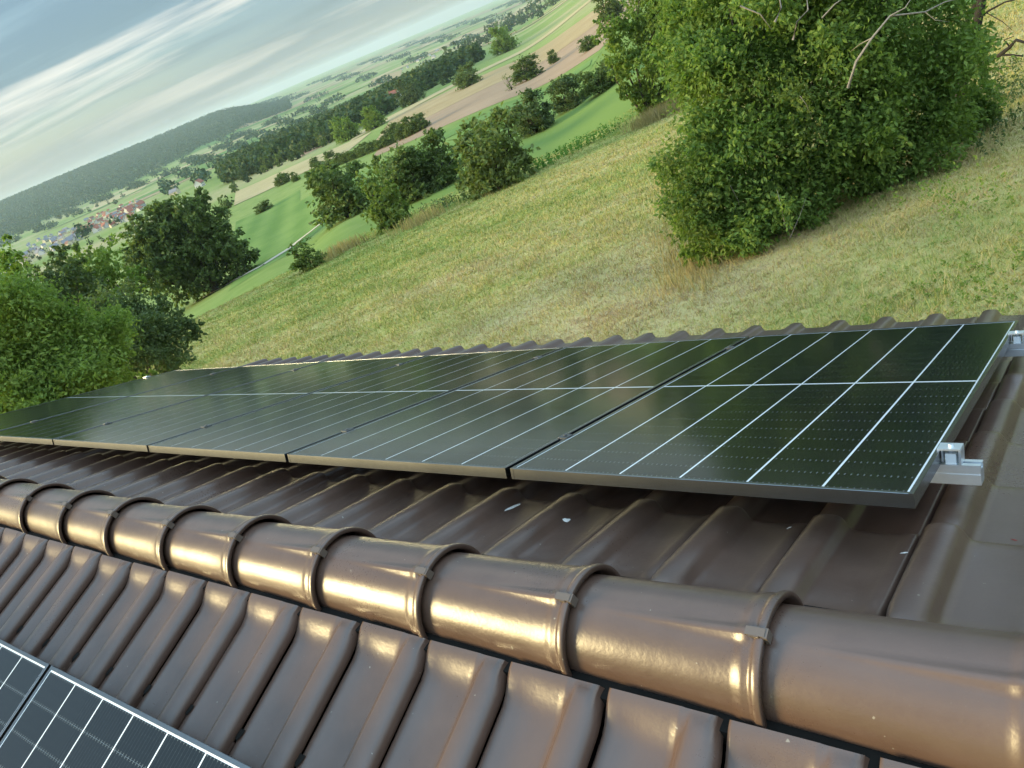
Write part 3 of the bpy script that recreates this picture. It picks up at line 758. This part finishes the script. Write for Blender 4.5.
# crown variants for the trees further out, one unit high with the base at z=0
def unit_tree(seed, m, spread=.56, low=.0, n=5000, size=.066, trunk=M_DKBARK, clump=.26):
    g = np.random.default_rng(seed); bl = []
    for i in range(12):
        a = g.uniform(0, 6.28); h = g.uniform(low + .12, .84); w = math.sin(math.pi * min(.97, max(.22, .12 + .88 * (h - low) / (1 - low)))) ** .5
        rr = g.uniform(.10, .19); d = max(0, spread * w - rr) * g.uniform(.5, 1)
        bl.append((d * math.cos(a), d * math.sin(a), h, rr, rr, rr * .9))
    bl.append((0, 0, .42, spread * .62, spread * .62, .40)); bl += [(spread * .5 * math.cos(q), spread * .5 * math.sin(q), .16, .2, .2, .16) for q in np.arange(5) * 1.26 + seed]
    me, C = crown_mesh('crown', bl, n, size, m, seed, clump=clump, zmin=.02)
    tops = C[g.choice(len(C), 9)]
    tr = limb_mesh('trunk', (0, 0, -.05), tops, .028, trunk, g, n=5)
    return me, tr
UT = {'dark': [unit_tree(50 + i, LF_DARK) for i in range(3)], 'grey': [unit_tree(60 + i, LF_GREY) for i in range(2)], 'rust': [unit_tree(70, LF_RUST, .55)],
      'pale': [unit_tree(80, LF_PALE, .42, .02, 1700, .075, clump=.34)], 'bright': [unit_tree(84, LF_BRIGHT, .5)], 'thin': [unit_tree(90, LF_RUST, .36, .15, 420, .05)]}
UF = [unit_tree(100 + i, LF_FAR, .5, .05, 420, .13) for i in range(4)] + [unit_tree(110 + i, LF_DARK, .5, .05, 420, .13) for i in range(2)]
def place_tree(name, label, base, h, w, kind, seed, group=None, cat='tree'):
    cr, tr = UT[kind][seed % len(UT[kind])] if kind in UT else UF[seed % len(UF)]
    t = thing(name, label, cat, tuple(base), group=group)
    for nm, me in (('crown', cr), ('trunk', tr)):
        o = obj(nm, me, t); o.scale = (w, w, h); o.rotation_euler = (0, 0, seed * 2.4)
    return t
def px_tree(name, label, bx, by, toppx, wpx, kind, seed, cat='tree', group=None, dig=0):
    b = at(bx, by); D = np.linalg.norm(b - CAM)
    zc = float(RW[2] @ (b - CAM)); h = toppx * 1.12 * zc / FPX; w = wpx * 1.3 * zc / FPX
    b[2] -= dig * h
    return place_tree(name, label, b, h * (1 + dig), w, kind, seed, group, cat)
# heights and widths in pixels measured square to the tilted horizon
for a in [('hawthorn', 'dark leafy shrub tree left of the pale young tree at the meadow edge', 352, 216, 60, 62, 'dark', 0, 'tree'),
          ('young_tree', 'pale light-green young tree with upright shoots at the meadow edge', 396, 228, 62, 50, 'pale', 0, 'tree'),
          ('hawthorn', 'dark shrub tree just behind the pale young tree', 415, 200, 60, 56, 'dark', 1, 'tree'),
          ('hawthorn', 'dark shrub tree left of the rust tinged tree', 444, 186, 52, 50, 'dark', 2, 'tree'),
          ('cherry_tree', 'rust tinged fruit tree standing in the middle of the meadow edge', 502, 188, 78, 72, 'rust', 0, 'tree'),
          ('fruit_tree', 'grey-green fruit tree on the grass bank behind the rust tinged tree', 536, 132, 38, 40, 'grey', 0, 'tree'),
          ('fruit_tree', 'small airy fruit tree right of the grey-green fruit tree', 572, 108, 30, 36, 'grey', 1, 'tree'),
          ('hawthorn', 'small dark round bush beside the light green rounded tree', 602, 92, 30, 36, 'dark', 4, 'bush'),
          ('shrub', 'small yellowish green shrub alone at the lower left meadow edge', 312, 268, 30, 40, 'pale', 3, 'bush'),
          ('field_tree', 'dark round tree in the tan field below the far wood', 470, 86, 20, 24, 'dark', 5, 'tree'),
          ('field_tree', 'dark spreading tree at the lower edge of the reddish stubble', 529, 80, 24, 28, 'dark', 6, 'tree'),
          ('field_tree', 'small thin reddish tree at the edge of the stubble field', 512, 90, 18, 16, 'thin', 0, 'tree'),
          ('field_tree', 'small dark tree alone on the right end of the stubble', 555, 63, 12, 11, 'dark', 8, 'tree'),
          ('field_tree', 'bright green tree standing before the far wood', 506, 52, 26, 26, 'bright', 0, 'tree'),
          ('field_tree', 'dark small bush in the green crop field', 265, 211, 10, 17, 'dark', 9, 'bush'),
          ('field_tree', 'dark tree at the lower left end of the tan field', 284, 184, 12, 16, 'dark', 10, 'tree'),
          ('field_tree', 'tiny dark tree next to the tan field corner', 297, 181, 9, 9, 'dark', 11, 'tree'),
          ('field_tree', 'small round tree on the pale field edge', 316, 166, 9, 11, 'dark', 12, 'tree'),
          ('field_tree', 'small round tree close above the hedge', 330, 158, 8, 10, 'dark', 13, 'tree'),
          ('field_tree', 'green round tree above the pale field, left of the hedge', 349, 140, 24, 24, 'bright', 2, 'tree'),
          ('field_tree', 'green tree in front of the wood above the tan field', 376, 128, 22, 22, 'bright', 3, 'tree'),
          ('field_tree', 'grey-green tree above the yellow strip of the tan field', 413, 104, 24, 24, 'grey', 4, 'tree'),
          ('field_tree', 'dark tree at the upper right corner of the stubble field', 612, 20, 26, 26, 'dark', 14, 'tree'),
          ('field_tree', 'dark bush on the far bank beside the stubble field', 590, 50, 14, 18, 'dark', 15, 'bush')]:
    px_tree(a[0], a[1], a[2], a[3], a[4], a[5], a[6], a[7], a[8])
# unseen trees added right of the house so the panel frames mirror something dark
for i, (az, r, h, w) in enumerate([(18, 17, 6, 5), (38, 15, 7, 6), (60, 16, 6, 6)]):
    x, y = CAM[0] + r * math.sin(R_(az)), CAM[1] + r * math.cos(R_(az))
    place_tree('unseen_tree', nth(i) + ' unseen tree added beyond the right end of the roof to darken reflections', (x, y, float(zt(x, y))), h, w, 'dark', i, 'unseen trees added for reflections')

# hedge between the tan field and the green crop
hb = [(322 + i * 8.6, 172 - i * 3.4) for i in range(9)] + [(395, 140), (405, 138), (414, 134), (422, 130)]
for i, (x, y) in enumerate(hb):
    px_tree('hedge_bush', nth(i) + ' bush from the left in the hedge between tan field and green crop', x, y, 11 if i < 9 else 17, 14 if i < 9 else 18, 'dark', i, 'bush', 'hedge bushes below the tan field')
# wooded belts in the middle distance: individual trees
gb = np.random.default_rng(8)
def belt(p0, p1, n, hp, spread, label, group):
    for i in range(n):
        f = (i + gb.uniform(0, 1)) / n
        x = p0[0] + (p1[0] - p0[0]) * f + gb.normal() * 1.5; y = p0[1] + (p1[1] - p0[1]) * f + gb.uniform(-1, 1) * spread
        b = at(x, y); zc = float(RW[2] @ (b - CAM)); k = zc / FPX; h = hp * gb.uniform(.7, 1.25) * k
        place_tree('belt_tree', nth(i) + ' tree from the left, ' + label, b, h, h * gb.uniform(.8, 1.15), 'far', i + int(gb.integers(9)), group)
belt((268, 172), (332, 138), 16, 15, 5, 'dark, in the belt above the left tan field', 'belt above the left tan field')
belt((235, 185), (275, 165), 9, 13, 5, 'dark, between scattered houses and pale field', 'belt by the scattered houses')
belt((275, 158), (345, 118), 26, 13, 7, 'dark, in the wood edge in the valley', 'wood edge in the valley')
belt((340, 128), (420, 82), 28, 13, 7, 'dark, in the wood above the tan field', 'wood above the tan field')
belt((420, 84), (500, 32), 26, 13, 5, 'dark, in the wood strip under the far plain', 'strip of wood under the far plain')
belt((500, 36), (575, -8), 24, 13, 5, 'dark, in the wood at the top right', 'wood at the top right of the fields')
belt((420, 96), (470, 72), 10, 10, 3, 'low, in the bush row above the tan field', 'bush row above the tan field')
belt((222, 226), (236, 190), 8, 13, 5, 'dark, behind the big dark tree', 'trees behind the big dark tree')
belt((132, 236), (150, 212), 6, 8, 5, 'dark, at the right edge of the village', 'trees at the edge of the village')
belt((0, 268), (125, 236), 20, 8, 5, 'dark, below the village', 'trees below the village')
belt((5, 240), (130, 198), 14, 6, 3, 'dark, above the village roofs', 'trees above the village')

# fields
field('field', [(232, 246), (300, 203), (300, 190), (236, 222)], FM_GREEN, 'green crop field beside the gravel track')
field('field', [(228, 292), (340, 214), (430, 136), (238, 232)], FM_GREEN, 'large green crop strip')
field('field', [(330, 216), (560, 110), (602, 52), (425, 138)], FM_GREEN, 'long green crop strip below the stubble', (80, 30))
field('field', [(425, 150), (590, 66), (592, 60), (420, 146)], FM_LIGHT, 'light grassy strip in the green crop', (80, 8), .3)
field('field', [(372, 158), (600, 50), (660, -14), (400, 120)], FM_STUB, 'reddish stubble field', (80, 30))
field('field', [(372, 146), (600, 22), (650, -22), (392, 118)], FM_STRAW, 'straw coloured stubble field', (80, 24), .2)
field('field', [(350, 142), (590, 2), (600, -8), (356, 134)], FM_PALE, 'yellow strip along the stubble field', (80, 10), .3)
field('field', [(234, 206), (345, 154), (372, 132), (236, 192)], FM_PALE, 'pale straw field', (26, 8), .2)
field('field', [(300, 158), (334, 140), (338, 132), (302, 148)], FM_STUB, 'small reddish field by the wood')
field('field', [(420, 92), (446, 78), (452, 70), (424, 82)], FM_GREEN, 'small green field in the wood')
field('field', [(414, 82), (480, 48), (484, 42), (416, 76)], FM_PALE, 'pale strip under the far wood', (26, 4), .3)
field('field', [(370, 88), (400, 78), (402, 70), (372, 80)], FM_STRAW, 'orange field by the plain')
field('field', [(165, 165), (225, 140), (232, 132), (168, 156)], FM_LIGHT, 'light green field under the wooded hill')
field('field', [(195, 176), (250, 150), (262, 138), (200, 160)], FM_GREEN, 'green field behind the houses')
field('field', [(205, 164), (228, 154), (230, 148), (208, 157)], FM_STRAW, 'small tan field', lift=.6)
field('field', [(90, 212), (140, 192), (148, 184), (96, 203)], FM_PALE, 'pale field before the wooded hill')
field('field', [(0, 236), (60, 214), (64, 207), (0, 228)], FM_LIGHT, 'light field at the hill foot')
field('field', [(0, 232), (22, 225), (24, 219), (0, 226)], FM_STUB, 'reddish field at the hill foot', lift=.8)
field('field', [(350, 76), (440, 30), (444, 26), (352, 71)], FM_PALE, 'pale fields on the plain', (20, 4))
gf = np.random.default_rng(31)
FMX = [FM_GREEN, FM_LIGHT, FM_STRAW, FM_PALE, FM_PALE, FM_STRAW, FM_STUB]
for i in range(70):        # patchwork of the valley plain
    a = R_(gf.uniform(-62, -26)); r = 1300 * math.exp(gf.uniform(0, 1) * math.log(7)); w = gf.uniform(60, 220) * (r / 1800) ** .5; l = gf.uniform(150, 420) * (r / 1800) ** .7
    th = a + gf.uniform(.9, 1.9); ux, uy = math.sin(th), math.cos(th); c = CAM[:2] + r * np.array([math.sin(a), math.cos(a)])
    u = np.linspace(-.5, .5, 14)[:, None]; v = np.linspace(-.5, .5, 8)[None]
    X = c[0] + u * l * ux + v * w * uy; Y = c[1] + u * l * uy - v * w * ux
    V = np.stack([X, Y, zm(X, Y) + .3 + .0003 * r], -1).reshape(-1, 3)
    o = obj('field', mesh_np('field', V, grid_faces(14, 8)[:, ::-1], [FMX[i % 7]], None, True)); o['kind'] = 'structure'
def strip(name, pts, w, m, label, lift=.04):
    P = [at(*p) for p in pts]; Q = []
    for a, b in zip(P[:-1], P[1:]):
        for f in np.linspace(0, 1, 40, endpoint=False): Q.append(a + (b - a) * f)
    Q.append(P[-1]); Q = np.array(Q); d = np.gradient(Q[:, :2], axis=0); d /= np.linalg.norm(d, axis=1, keepdims=True); nrm = np.stack([-d[:, 1], d[:, 0]], 1)
    r = np.hypot(Q[:, 0] - CAM[0], Q[:, 1] - CAM[1])
    V = []
    for s in (-.5, .5):
        xy = Q[:, :2] + nrm * s * w; V.append(np.c_[xy, zm(xy[:, 0], xy[:, 1]) + lift + .0004 * r])
    V = np.stack(V, 1).reshape(-1, 3); F = grid_faces(len(Q), 2)
    p = V[F[0]]
    if np.cross(p[1] - p[0], p[2] - p[0])[2] < 0: F = F[:, ::-1]
    o = obj(name, mesh_np(name, V, F, [m], None, True)); o['kind'] = 'structure'; o['label'] = label
strip('path', [(196, 302), (228, 284), (262, 266), (300, 240), (336, 214)], 2.0, FM_PATH, 'gravel farm track between the fields')
0 and strip('path', [(590, 152), (612, 138), (640, 122)], .8, FM_PATH, 'worn pale footpath on the bank')

# distant woods as masses of crowns
def wood(name, label, pts, hgt, size, m, seed, cat='wood'):
    g = np.random.default_rng(seed); V = []; F = []; nb = 0
    ico_v = []; ph = (1 + 5 ** .5) / 2
    ico = np.array([(-1, ph, 0), (1, ph, 0), (-1, -ph, 0), (1, -ph, 0), (0, -1, ph), (0, 1, ph), (0, -1, -ph), (0, 1, -ph), (ph, 0, -1), (ph, 0, 1), (-ph, 0, -1), (-ph, 0, 1)]) / 1.9
    fi = np.array([(0, 11, 5), (0, 5, 1), (0, 1, 7), (0, 7, 10), (0, 10, 11), (1, 5, 9), (5, 11, 4), (11, 10, 2), (10, 7, 6), (7, 1, 8), (3, 9, 4), (3, 4, 2), (3, 2, 6), (3, 6, 8), (3, 8, 9), (4, 9, 5), (2, 4, 11), (6, 2, 10), (8, 6, 7), (9, 8, 1)])
    n = len(pts); P = np.array(pts)
    s = size * g.uniform(.65, 1.35, (n, 1, 1)); hh = hgt * g.uniform(.7, 1.3, (n, 1))
    J = ico[None] * (1 + g.normal(size=(n, 12, 1)) * .22) * s
    J[..., 2] *= (hh / s[:, :, 0]) * .55
    V = J + P[:, None]; V[..., 2] += hh * .45
    F = (fi[None] + (np.arange(n) * 12)[:, None, None]).reshape(-1, 3)
    o = obj(name, mesh_np(name, V.reshape(-1, 3), F, [m], None, False)); return stuff(o, label, cat)
M_WOODS = leaf_mat('distant woodland', (.020, .054, .028), (.055, .108, .046), 0)
def leafy_wood(name, label, pts, hgt, size, m, seed, k=60):
    g = np.random.default_rng(seed); P = np.array(pts); n = len(P)
    s = size * g.uniform(.65, 1.3, (n, 1, 1)); hh = hgt * g.uniform(.7, 1.3, (n, 1, 1))
    d = unit(g, n * k).reshape(n, k, 3) * g.uniform(.45, 1, (n, k, 1)) ** .5
    Q = d * np.concatenate([s, s, hh * .5], 2) + P[:, None]; Q[..., 2] += hh[..., 0] * .5
    V = leaves(Q.reshape(-1, 3), size * .55, g, d.reshape(-1, 3) * .6, .1, .8)
    return stuff(obj(name, mesh_np(name, V, quads(V), [m])), label, 'wood')
def polar(n, a0, a1, r0, r1, g, keep=None):
    a = np.radians(g.uniform(a0, a1, n)); r = np.sqrt(g.uniform(r0 * r0, r1 * r1, n))
    x = CAM[0] + r * np.sin(a); y = CAM[1] + r * np.cos(a)
    k = np.ones(n, bool) if keep is None else keep(np.degrees(a), r)
    return np.stack([x, y, zt(x, y)], 1)[k]
gw = np.random.default_rng(4)
leafy_wood('forest', 'wooded hill rising behind the village at the left', polar(26000, -84, -50, 2900, 5300, gw, lambda a, r: r > 2900 + 500 * np.maximum(0, (a + 62) / 10)), 17, 9, M_WOODS, 1, 13)
leafy_wood('forest', 'far wooded belts across the valley plain', polar(12000, -60, -20, 1800, 7500, gw, lambda a, r: (np.sin(r * .0055 + a * .5) + np.sin(a * 1.9 + r * .0015) > 1.0)), 12, 12, M_WOODS, 2, 12)
leafy_wood('forest', 'tree groups across the valley floor', polar(6000, -84, -48, 800, 2900, gw, lambda a, r: (np.sin(r * .011 + a * .9) + np.sin(a * 3.1 + r * .004) > .75) & ~((a < -60) & (r > 900) & (r < 2100))), 12, 7, M_WOODS, 3, 24)
leafy_wood('forest', 'wood filling the slope above the tan field', polar(1500, -56, -37, 430, 1000, gw, lambda a, r: r > 440 + np.abs(a + 47) * 16), 11, 5.5, LF_FAR, 5, 70)

# village houses
def house_mesh(w, l, h, rh):
    mb = MB(); mb.box(-w / 2, w / 2, -l / 2, l / 2, -1, h)
    mb.add([(-w / 2, -l / 2, h), (w / 2, -l / 2, h), (0, -l / 2, h + rh), (-w / 2, l / 2, h), (w / 2, l / 2, h), (0, l / 2, h + rh)], [(0, 1, 2), (5, 4, 3)])
    rf = MB(); o = .5; t = .25
    for s in (-1, 1):
        a = [(s * (w / 2 + o), h - o * rh / (w / 2)), (0, h + rh), (0, h + rh + t), (s * (w / 2 + o), h - o * rh / (w / 2) + t)]
        rf.prism(a, -l / 2 - o, l / 2 + o, 0, 'y')
    wn = MB()
    for s in (-1, 1):
        for yy in np.arange(-l / 2 + 1.4, l / 2 - 1, 2.4):
            for zz in (1.0, 3.4):
                if zz + 1.2 < h: wn.box(min(s * (w / 2 - .03), s * (w / 2 + .04)), max(s * (w / 2 - .03), s * (w / 2 + .04)), yy, yy + 1.1, zz, zz + 1.2)
    ch = MB(); ch.box(.6, 1.2, -.3, .3, h + rh * .5, h + rh + .9)
    return mb, rf, wn, ch
MW = [simple('white render', (.72, .70, .66), .9), simple('cream render', (.62, .55, .42), .9), simple('grey render', (.5, .5, .5), .9)]
MR = [simple('red clay roof', (.30, .105, .065), .8), simple('brown clay roof', (.20, .09, .06), .8), simple('grey slate roof', (.20, .20, .22), .7)]
M_WIN = simple('window glass', (.03, .035, .04), .15)
HM = []
for i, (w, l, h, rh) in enumerate([(9, 12, 5.5, 4.2), (8, 10, 4.6, 4.0), (10, 15, 5.8, 4.6), (7.5, 9, 3.6, 3.4)]):
    mb, rf, wn, ch = house_mesh(w, l, h, rh)
    for j in range(3): HM.append((mb.mesh('wall', [MW[(i + j) % 3]]), rf.mesh('roof', [MR[j]]), wn.mesh('windows', [M_WIN]), ch.mesh('chimney', [MR[1]])))
def put_house(b, rz, k, label, group=None, s=1.0):
    t = thing('village_house', label, 'house', tuple(b), rz, group)
    wl = obj('wall', HM[k][0], t); rf = obj('roof', HM[k][1], t); wi = obj('window', HM[k][2], t); obj('chimney', HM[k][3], rf)
    wi['kind'] = 'stuff'; t.scale = (s, s, s)
    return t
gh = np.random.default_rng(21)
HL = ['red roofed, in the village', 'brown roofed, in the village', 'grey roofed, in the village']
def cluster(p0, p1, n, sp, cols, grp):
    for i in range(n):
        f = (i + gh.uniform()) / n
        x = p0[0] + (p1[0] - p0[0]) * f + gh.normal() * 1.5; y = p0[1] + (p1[1] - p0[1]) * f + gh.uniform(-1, 1) * sp
        c = int(gh.choice(cols)); sc_ = gh.uniform(.42, .68); k = int(gh.integers(4)) * 3 + c
        put_house(at(x, y), gh.uniform(0, 3.14), k, nth(i) + ' house from the left, ' + HL[c] + grp, 'far village houses' + grp, sc_)
cluster((76, 232), (142, 208), 75, 9, [0, 0, 0, 1, 2], ' right of its middle')
cluster((28, 252), (84, 232), 56, 8, [2, 2, 2, 1], ' at its left end')
cluster((0, 274), (30, 258), 12, 5, [2, 1], ' below its left end')
put_house(at(201, 187), .6, 0, 'large red roofed house alone right of the village', s=.7)
put_house(at(176, 195), 2.0, 8, 'white gabled house alone right of the village', s=.6)
for x, y, k, l in [(252, 160, 5, 'grey roofed house among trees below the green field'), (234, 173, 2, 'grey roofed house at the wood edge'), (328, 128, 3, 'red roofed house half hidden in the valley wood'), (300, 146, 5, 'pale grey roofed house by the small reddish field'), (395, 108, 0, 'red roofed house at the edge of the wood above the stubble')]:
    put_house(at(x, y), x * .1, k, l)
for i, (x, y) in enumerate([(424, 58), (430, 56), (438, 52), (444, 50), (408, 68), (418, 62), (455, 44), (402, 70), (434, 58)]):
    put_house(at(x, y), i, 2 + 3 * (i % 4), nth(i) + ' of the pale houses in the far hamlet on the plain', 'houses of the far hamlet', .8)

# meadow grass and weeds
def grass():
    g = np.random.default_rng(2); n = 190000
    r = 7 * np.exp(g.uniform(0, 1, n) ** .85 * math.log(72 / 7)); a = np.radians(g.uniform(-72, 4, n))
    x = CAM[0] + r * np.sin(a); y = CAM[1] + r * np.cos(a)
    s = GR * np.cos(a - PHI0); re = np.clip(C0 / np.maximum(.194 - s, .03), 30, 80)
    k = (r < re * 1.08) & ~((x > U_LEFT - .3) & (x < U_RIGHT + .3) & (y < 3.2)); x, y, r = x[k], y[k], r[k]; n = len(x)
    nb = 4
    cl = np.sin(x * 2.1 + np.sin(y * 1.3)) * np.sin(y * 1.9 + np.sin(x * .9)) * .5 + .5
    h = (g.uniform(.025, .085, n) + .07 * cl ** 2 * g.uniform(0, 1, n) + .14 * (g.uniform(0, 1, n) > .985)) * np.clip(r / 16, 1, 1.4)
    z = zt(x, y)
    B = np.stack([x, y, z - .01], 1)[:, None] + g.normal(size=(n, nb, 3)) * np.array([.035, .035, 0]) * np.clip(r / 10, 1, 3)[:, None, None]
    th = g.uniform(0, 2 * math.pi, (n, nb)); d = np.stack([np.cos(th), np.sin(th), 0 * th], -1)
    wd = (.0048 * np.clip(r / 11, 1, 4))[:, None, None]
    lean = g.uniform(.2, 1.6, (n, nb, 1)); hh = h[:, None, None] * g.uniform(.6, 1.2, (n, nb, 1))
    th2 = g.uniform(0, 2 * math.pi, (n, nb)); d2 = np.stack([np.cos(th2), np.sin(th2), 0 * th2], -1)
    T = B + d2 * lean * hh + np.array([0, 0, 1]) * hh
    V = np.stack([B - d * wd, B + d * wd, T], 2).reshape(-1, 3)
    F = np.arange(len(V)).reshape(-1, 3)
    q = M_MEADOW.copy(); q.name = 'meadow grass blades'; t = q.node_tree; L, N, M, RAMP, MIX, NOISE, MAP = NT(t); b = t.nodes['Principled BSDF']
    rp = [nn for nn in t.nodes if nn.type == 'VALTORGB'][0]; src = rp.inputs[0].links[0].from_socket
    isl = N('ShaderNodeNewGeometry').outputs['Random Per Island']
    L(M('ADD', src, M('MULTIPLY', M('SUBTRACT', isl, .5), .50)), rp.inputs[0])
    for lk in list(b.inputs['Normal'].links): t.links.remove(lk)
    o = obj('meadow_grass', mesh_np('meadow_grass', V, F, [q])); stuff(o, 'short dry and green grass covering the meadow behind the house', 'grass')
grass()
M_DRY = leaf_mat('dry tall grass', (.26, .22, .10), (.42, .35, .19), .3)
def tall_grass(name, label, spots, m, n, h, wd, seed, spread):
    g = np.random.default_rng(seed); P = np.array([at(*s) for s in spots]); f = g.uniform(0, len(P) - 1.001, n); i = f.astype(int)
    p = P[i] * (1 - (f - i))[:, None] + P[i + 1] * (f - i)[:, None]; p[:, :2] += g.normal(size=(n, 2)) * spread
    z = zt(p[:, 0], p[:, 1]); th = g.uniform(0, 6.28, n); d = np.stack([np.cos(th), np.sin(th), 0 * th], 1); hh = h * g.uniform(.5, 1.2, n)
    B = np.c_[p[:, :2], z - .02]; ln = g.uniform(0, .45, n); th2 = g.uniform(0, 6.28, n)
    T = B + np.stack([np.cos(th2) * ln * hh, np.sin(th2) * ln * hh, hh], 1); Mi = B * .45 + T * .55 + np.c_[0 * hh, 0 * hh, hh * .06]
    V = np.stack([B - d * wd, B + d * wd, Mi + d * wd * .8, T], 1).reshape(-1, 3)
    return stuff(obj(name, mesh_np(name, V, quads(V), [m])), label, 'grass')
tall_grass('dry_grass', 'tall straw coloured grass between thicket and rounded tree', [(640, 128), (662, 118), (680, 108)], M_DRY, 1400, .9, .018, 1, .7)
tall_grass('dry_grass', 'tall straw coloured grass tuft at the lower left meadow edge', [(325, 262), (345, 250), (356, 246)], M_DRY, 500, .8, .03, 2, .7)
tall_grass('dry_grass', 'tall dry grass by the pale young tree', [(398, 232), (425, 222), (430, 215)], M_DRY, 400, .7, .03, 3, .8)
tall_grass('dry_grass', 'dry straw at the left foot of the thicket', [(690, 292), (684, 250), (672, 190), (668, 160)], M_DRY, 1500, .35, .008, 4, .35)
def weeds(name, label, spots, n, h, size, m, seed, spread, cat='weeds'):
    g = np.random.default_rng(seed); Q = []
    for s in spots:
        b = at(*s)
        for _ in range(n):
            x, y = b[0] + g.normal() * spread, b[1] + g.normal() * spread; hh = h * g.uniform(.6, 1.2); z = float(zt(x, y))
            k = 10; t = g.uniform(.1, 1, k)[:, None]
            Q.append(np.array([x, y, z]) + np.c_[g.normal(size=(k, 2)) * .06 * hh ** .5, t * hh])
    P = np.concatenate(Q); V = leaves(P, size, g, None, .1)
    return stuff(obj(name, mesh_np(name, V, quads(V), [m])), label, cat)
weeds('nettle_patch', 'bright green nettle patch along the bank right of the rust tinged tree', [(525 + i * 8, 178 - i * 4.2) for i in range(12)], 16, .8, .16, LF_NETTLE, 5, .8)
weeds('nettle_patch', 'green weeds left of the rust tinged tree foot', [(430 + i * 9, 212 - i * 3) for i in range(7)], 14, .7, .16, LF_GREY, 6, .8)
weeds('weed_patch', 'leafy weed stems on the dry ground right of the thicket', [(905, 212), (945, 205), (955, 200), (968, 196), (975, 212), (992, 208), (945, 225)], 5, .5, .06, LF_BRIGHT, 7, .22)
weeds('weed_patch', 'low green weeds near the right picture edge', [(965, 275), (978, 285), (990, 280), (975, 268), (1005, 275), (940, 290), (1015, 290)], 16, .09, .04, LF_BRIGHT, 8, .5)
weeds('weed_patch', 'low green weeds under the right flank of the thicket', [(1000, 130), (1010, 120), (990, 140), (1015, 140)], 16, .4, .08, LF_GREY, 9, .6)

# bird droppings and crumbs on the tiles
bpy.context.view_layer.update(); DG = bpy.context.evaluated_depsgraph_get()
def splat(px, py, L_, W_, ang, label, seed, m=M_DROP, name='bird_dropping', cat='bird dropping'):
    d = Vector(ray(px, py)); ok, loc, nrm, i, ob, mx = SC.ray_cast(DG, Vector(CAM), d)
    g = np.random.default_rng(seed); z = nrm.normalized(); x = Vector((1, 0, 0)); x = (x - z * x.dot(z)).normalized(); y = z.cross(x)
    c, s_ = math.cos(ang), math.sin(ang); n = 14; V = []
    for hgt, k in ((.0004, 1), (.0014, .55)):
        for i in range(n):
            a = 2 * math.pi * i / n; w = 1 + g.normal() * .16
            u, v = math.cos(a) * L_ * w * k, math.sin(a) * W_ * w * k * (.6 + .4 * math.cos(a))
            V.append(tuple(x * (u * c - v * s_) + y * (u * s_ + v * c) + z * hgt))
    V.append(tuple(z * .0016)); F = [(i, (i + 1) % n, n + (i + 1) % n, n + i) for i in range(n)] + [(n + i, n + (i + 1) % n, 2 * n) for i in range(n)]
    o = obj(name, mesh_np(name, V, F, [m], None, True)); o.location = loc; return tag(o, label, cat)
splat(508, 509, .045, .010, 1.25, 'long white bird dropping streak on a tile below the second panel', 1)
splat(566, 520, .022, .012, .8, 'short white bird dropping beside the long streak', 2)
splat(568, 570, .009, .004, .2, 'white bird dropping on the crown of a ridge cap', 3)
splat(882, 675, .0085, .006, .6, 'round white bird dropping on the nearest ridge cap', 4)
splat(789, 502 + 26, .007, .003, .5, 'pale crumb lodged in a tile seam under the first panel', 5, M_DROP, 'crumb', 'crumb')
splat(904, 553, .007, .0035, .5, 'pale crumb lodged in the last open tile seam at right', 6, M_DROP, 'crumb', 'crumb')
M_RUSTY = simple('red brown leaf bit', (.20, .03, .02), .8)
splat(1014, 540, .007, .0035, -.4, 'tiny red brown leaf bit on the right hand tile', 7, M_RUSTY, 'leaf_bit', 'leaf')

# ------------------------------------------------------------------ air
mb = MB(); mb.box(-13400, 13400, -13400, 13400, -170, 110)
q = bpy.data.materials.new('air'); q.use_nodes = True; t = q.node_tree; t.nodes.clear()
out = t.nodes.new('ShaderNodeOutputMaterial'); pv = t.nodes.new('ShaderNodeVolumePrincipled')
pv.inputs['Color'].default_value = (.66, .84, .97, 1); pv.inputs['Density'].default_value = .00006; pv.inputs['Anisotropy'].default_value = .2
t.links.new(pv.outputs[0], out.inputs['Volume'])
q.cycles.homogeneous_volume = True
stuff(obj('haze', mb.mesh('haze', [q])), 'pale haze filling the air over the valley', 'haze')
